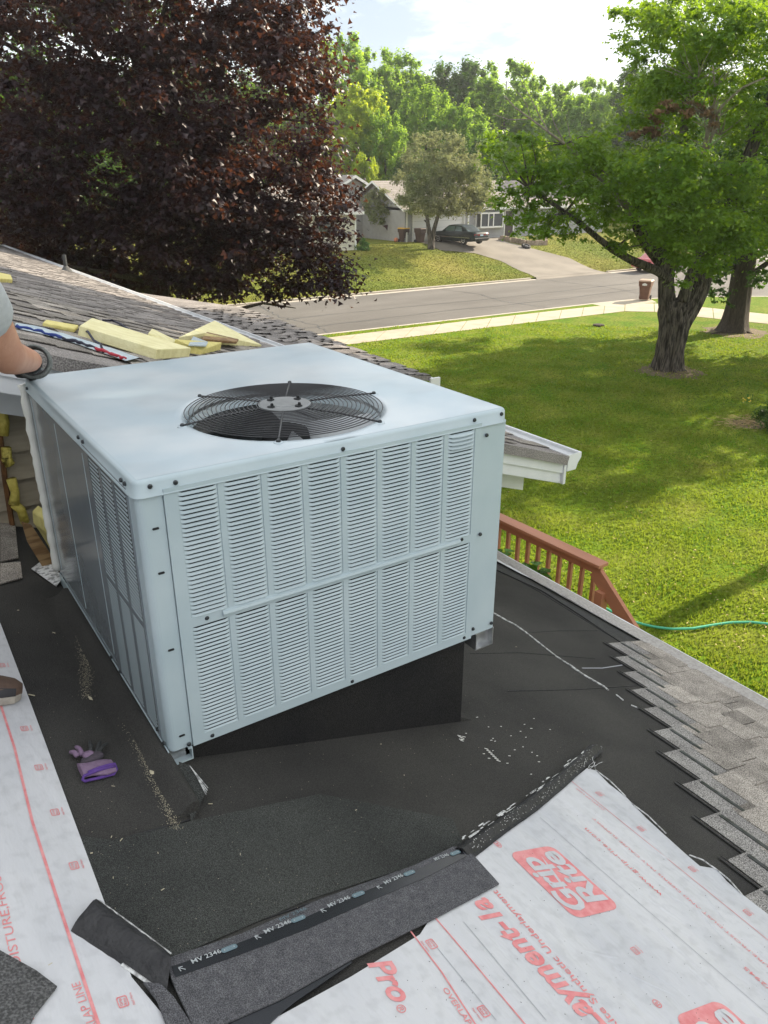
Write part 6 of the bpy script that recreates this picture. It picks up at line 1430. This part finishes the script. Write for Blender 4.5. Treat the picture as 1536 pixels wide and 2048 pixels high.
# ---- second trunk to its right, dark maple
SD = (gnd(1465, 662) - CAM) @ FH; s_t = thing('maple_tree', 'darker tree with a single flared trunk at the right edge near the pavement', 'tree', gnd(1465, 662))
b = MB(); limb(b, [(1464, 670, 40, 0), (1466, 658, 29, 0), (1470, 640, 23, 0), (1476, 610, 20, 0), (1482, 570, 19, 0), (1490, 520, 18, 0), (1496, 460, 15, 0), (1500, 360, 12, 0), (1505, 200, 7, 0)], 24, lambda u, i: 1 + .06 * math.sin(u * 2 * PI * 6 + i * .2) + .03 * math.sin(u * 40), SD); s2t = b.build('trunk', 'bark_dark', s_t, smooth=True)
b = MB(); limb(b, [(1492, 560, 8, 0), (1510, 545, 6, 0), (1536, 525, 5, 0), (1580, 500, 3, 0)], 8, None, SD); limb(b, [(1484, 560, 8, 0), (1465, 530, 6, 0), (1440, 500, 4, 0)], 8, None, SD); b.build('limb', 'bark_dark', s2t, smooth=True)
b = MB()
for a_ in ([(1450, 662, 5, -.3), (1435, 666, 3.5, -.6), (1420, 669, 1.5, -.8)], [(1482, 662, 5, -.3), (1500, 668, 3.5, -.6), (1522, 674, 1.5, -.9)]): limb(b, a_, 7, None, SD)
b.build('root', 'bark_dark', s2t, smooth=True)
cl = mass([(1420, 560, 45, 35, 8, -2, 1, .3, .5), (1445, 590, 35, 20, 4, -2, 0, .25, .4), (1430, 520, 40, 30, 8, -2, 2, .3, .6), (1520, 500, 60, 60, 14, -2, 3, .4, .7), (1520, 560, 35, 20, 5, -2, 0, .25, .45), (1440, 450, 70, 50, 14, -1, 3, .5, .8), (1520, 380, 90, 80, 22, -1, 4, .6, 1), (1560, 250, 90, 80, 16, -1, 4, .6, 1), (1500, 300, 80, 60, 14, 0, 4, .6, 1), (1456, 612, 22, 10, 2, -1, 0, .15, .25)], 15, SD)
for k in range(90):
    d = np.array([g.gauss(0, 1) for _ in range(3)]); d /= np.linalg.norm(d); c = s_t.location + Vector((1.5, .5, 9.5)) + Vector(tuple(d * g.random() ** .3 * np.array([6, 6, 5.5]))); s_ = g.uniform(.7, 1.2)
    if c[2] > 3.5 and (np.array(c) - CAM) @ RH / ((np.array(c) - CAM) @ FH) > .36: cl.append((*c, s_, s_, s_ * .5))
crown('crown', cl, 48000, .095, T_LOBE, 'leaf_dark', s_t, 31, flat=.7, pw=.5)

# ---- trees outside the frame to the right that shade the roof and the lawn
def round_tree(name, label, base, h, rx, n, size, m, seed, zc=None, trunk=.3, bark='bark_dark', rz=None, holes=None, nc=110, tm=T_QUAD, grp=None, sc_=(.13, .24), el=.6):
    base = np.array(base, float); t = thing(name, label, 'tree', base, group=grp); g = random.Random(seed); b = MB(); b.tube([base - (0, 0, .1), base + (0, 0, h * .1), base + (.1, 0, h * .45), base + (0, 0, h * .85)], [trunk * 1.3, trunk, trunk * .7, trunk * .15], 12); tr_ = b.build('trunk', bark, t, smooth=True)
    zc = zc or h * .58; rz = rz or h * .42; cl = []
    for k in range(nc):
        d = np.array([g.gauss(0, 1) for _ in range(3)]); d /= np.linalg.norm(d); c = base + (0, 0, zc) + d * g.random() ** .33 * np.array([rx, rx, rz]); s_ = rx * g.uniform(*sc_); cl.append((*c, s_, s_, s_ * el))
    b = MB()
    for k in range(10):
        c = np.array(cl[k * 9 % nc][:3]); b.tube([base + (0, 0, h * .3), (base + (0, 0, h * .3) + c) / 2 + (0, 0, .3), c], [trunk * .35, trunk * .2, trunk * .06], 6)
    b.build('limb', bark, tr_, smooth=True)
    crown('crown', cl, n, size, tm, m, t, seed); return t
round_tree('shade_tree', 'tall green tree beyond the right of the picture, beside the deck stairs', (16, -1.0, 0), 16.5, 5.6, 46000, .23, 'leaf_green', 51, zc=10.8, rz=5.2, nc=300)
round_tree('shade_tree', 'second tall green tree beyond the right edge, deeper in the lawn', (20, 4.8, 0), 18, 4.6, 30000, .21, 'leaf_green', 52, zc=13, rz=4.8, nc=170, trunk=.18)
round_tree('shade_tree', 'third green tree beyond the right edge, farthest out on the lawn', (35, 13.5, 0), 15, 5.6, 20000, .21, 'leaf_green', 55, zc=8.5, rz=5.8, nc=160)
round_tree('shade_tree', 'unseen dark tree added left of the picture to block light near the low roof', (-9.5, 3.0, 0), 14, 4.6, 22000, .2, 'leaf_dark', 53, zc=9, rz=5)  # added out of view to cut sky from the left and darken unit reflections

# ---- crabapple by the driveway and the shrubs
q = gt(862, 498); ct = thing('crabapple_tree', 'olive grey small tree with a forked trunk beside the green car', 'tree', q); CD = (q - CAM) @ FH
b = MB(); limb(b, [(862, 500, 7, 0), (862, 480, 5.5, 0), (858, 462, 4.2, 0), (855, 440, 3.4, 0), (850, 410, 2.5, 0), (845, 370, 1.5, 0)], 10, None, CD); limb(b, [(863, 485, 5, 0), (868, 460, 4, 0), (874, 438, 3.4, 0), (885, 410, 2.5, 0), (905, 370, 1.5, 0)], 10, None, CD); limb(b, [(858, 450, 2.5, 0), (852, 443, 1.8, 0), (848, 440, 1, 0)], 6, None, CD); b.build('trunk', 'bark', ct, smooth=True)
cl = mass([(888, 372, 100, 58, 95, -3, 3, .4, .75), (870, 310, 60, 50, 30, -2.5, 2.5, .35, .65), (905, 400, 85, 28, 26, -3, 2, .35, .6), (925, 320, 45, 45, 16, -2, 2, .35, .6), (850, 275, 14, 12, 3, -1, 1, .2, .35), (915, 280, 12, 15, 3, -1, 1, .2, .35), (840, 400, 45, 25, 10, -2, 2, .3, .55), (950, 390, 30, 30, 8, -2, 2, .3, .5)], 25, CD, .95)
crown('crown', cl, 60000, .10, T_QUAD, 'leaf_olive', ct, 33, flat=.4, pw=.6)
q = gt(772, 478); sh = thing('shrub', 'loose grey green shrub in front of the grey gabled wing', 'shrub', q); D_2 = (q - CAM) @ FH
b = MB(); limb(b, [(775, 480, 2, 0), (770, 440, 1.6, 0), (760, 400, 1, 0)], 6, None, D_2); limb(b, [(776, 480, 2, 0), (785, 440, 1.6, 0), (790, 400, 1, 0)], 6, None, D_2); b.build('stem', 'bark', sh)
cl = mass([(772, 412, 40, 36, 44, -2, 1, .3, .55), (760, 390, 22, 15, 7, -1, 1, .25, .45), (795, 430, 22, 20, 7, -1, 1, .25, .45), (750, 425, 15, 12, 4, -1, 1, .2, .35)], 26, D_2, .95); crown('crown', cl, 20000, .11, T_QUAD, 'leaf_olive', sh, 34, flat=.4)
def bush(name, label, c, r, h, n, size, m, seed, tm=T_QUAD):
    t = thing(name, label, 'bush', c); g = random.Random(seed); cl = []
    for k in range(26):
        d = np.array([g.gauss(0, 1) for _ in range(3)]); d /= np.linalg.norm(d); d[2] = abs(d[2]); p = np.array(c) + d * g.random() ** .3 * np.array([r, r, h]) * .8; cl.append((*p, r * .3, r * .3, h * .22))
    b = MB(); b.tube([c, np.array(c) + (0, 0, h * .6)], [.04, .02], 6); b.build('stem', 'bark', t); crown('crown', cl, n, size, tm, m, t, seed, flat=.5); return t
q = gt(722, 499); bush('bush', 'round bright green clipped bush before the cream house', q, .75, .95, 3000, .07, 'leaf_bush', 41)
q = gnd(1536, 862); bush('bush', 'dark leafy bush at the right edge of the near lawn', q + np.array([.45, .1, 0]), .85, 1.0, 5200, .05, 'leaf_dark', 42)
q = gt(1040, 486); bush('bush', 'pale variegated plants inside the stone planter', q + np.array([.3, .5, 0]), .9, .65, 1500, .08, 'leaf_pale', 43)
q = gt(1085, 480); bush('bush', 'low pale bush at the right end of the stone planter', q + np.array([0, .4, 0]), .6, .6, 900, .08, 'leaf_pale', 44)

# ---- background trees: four kinds, each tree placed where it stands
def bg_proto(kind, seed, h, rx, n, size, m, upright=0):
    t = round_tree('background_tree', 'x', (0, 0, 0), h, rx, n, size, m, seed, zc=h * .56, rz=h * .44, trunk=.35, nc=120 if not upright else 150)
    return t
protos = []
for kind, (m, h, rx) in enumerate((('leaf_far', 22, 5.2), ('leaf_far', 20, 6.2), ('leaf_lime', 16, 5.2), ('leaf_dark', 18, 5.8))):
    protos.append((round_tree('background_tree', 'x', (0, 0, 0), h, rx, 50000, .29, m, 60 + kind, zc=h * .54, rz=h * .44, trunk=.35, nc=300, sc_=(.07, .17), el=1.25), h))
bgs = [  # picture x of the axis, picture y of the top, distance, kind, width factor, label
 (690, 52, 92, 0, 1.0, 'tall light green tree topping the row just right of the purple maple'),
 (745, 78, 98, 0, .9, 'second tall light green tree of the row, left of the bare sky gap'),
 (800, 92, 102, 0, 1.0, 'rounded bright tree of the row behind the crabapple'),
 (715, 165, 78, 2, .85, 'yellow lime tree glowing beside the edge of the purple maple'),
 (770, 205, 76, 1, .7, 'mid green tree right of the lime tree'),
 (850, 150, 84, 1, .8, 'broad bright green tree above the crabapple'),
 (905, 108, 100, 3, .9, 'dark domed tree of the row left of the tallest middle tree'),
 (920, 190, 82, 1, .8, 'bushy green tree right above the crabapple crown'),
 (1000, 108, 96, 0, 1.1, 'tallest dark green tree in the middle of the row'),
 (1050, 140, 98, 0, .8, 'slim green tree on the right flank of the tallest middle tree'),
 (1120, 150, 106, 0, .9, 'hazy pale tree left of the low notch in the row'),
 (1170, 142, 108, 0, .8, 'hazy pale tree in the low notch near the forked tree'),
 (1210, 155, 104, 0, .8, 'hazy pale tree just left of the forked tree crown'),
 (1270, 120, 100, 3, 1.0, 'dark hazy tree partly behind the forked tree crown'),
 (1070, 280, 84, 2, .6, 'low lime green tree under the long dead branch'),
 (810, 300, 74, 3, .6, 'dark low tree behind the grey gabled wing'),
 (730, 300, 72, 2, .6, 'low yellow green tree above the far roof'),
 (960, 270, 78, 3, .7, 'dark green tree between the crabapple and the forked tree'),
 (1140, 260, 80, 3, .8, 'dark green tree behind the grey house roof'),
 (1330, 150, 96, 3, 1.1, 'tall tree hidden behind the forked tree crown'),
 (1430, 170, 98, 0, 1.2, 'tall tree behind the right hand crowns'),
 (1540, 140, 96, 3, 1.2, 'tall tree at the right edge far behind the lawn'),
 (780, 125, 100, 0, .9, 'light green tree filling the row between the lime tree and the crabapple'),
 (870, 135, 104, 1, 1.0, 'pale rounded tree set back above the crabapple'),
 (960, 130, 106, 0, 1.0, 'set back light tree left of the tallest middle tree'),
 (1085, 165, 110, 1, 1.0, 'pale hazy tree filling the right half of the row'),
 (1150, 170, 96, 1, .9, 'soft green tree below the low notch in the row'),
 (1240, 165, 110, 1, 1.0, 'pale hazy tree touching the forked tree crown'),
 (560, 120, 92, 0, 1.2, 'tall tree far behind the purple maple'),
 (420, 100, 92, 3, 1.3, 'dark tree far behind the middle of the purple maple'),
 (250, 130, 90, 0, 1.3, 'green tree far behind the purple maple trunk'),
 (60, 110, 88, 3, 1.3, 'dark tree far off at the upper left corner'),
 (1660, 150, 96, 0, 1.3, 'tall tree far off beyond the right edge')]
used = set()
for i, (px, py, D, kind, wf, lb) in enumerate(bgs):
    pr, h = protos[kind]; o = pr if kind not in used else copy_tree(pr); used.add(kind)
    base = vp_(px, 400, D); base[2] = zt(base[1]); top = vp_(px, py, D)[2]; s_ = (top - base[2]) / h
    o.location = tuple(base); o.scale = (s_ * wf, s_ * wf, s_); o.rotation_euler = (0, 0, i * 1.3); o['label'] = lb; o['group'] = 'trees in the row behind the houses'; o['category'] = 'tree'
# the summer air: far things pale
b = MB(); b.box((-200, -100, -1.3), (300, 260, 32)); hz_ = tag(b.build('haze', 'haze_air'), kind='stuff')
# low far wood closing the horizon
g4 = random.Random(77); cl = []
for k in range(760):
    px = -400 + 2500 * g4.random(); c = vp_(px, 400, g4.uniform(108, 130)); s_ = g4.uniform(1.6, 3.2); cl.append((c[0], c[1], 1.6 + g4.uniform(0, 13), s_, s_, s_ * .9))
V, F = leaves(cl, 90000, .5, T_QUAD, 99); tag(raw('far_wood', V, F, 'leaf_far'), kind='stuff')
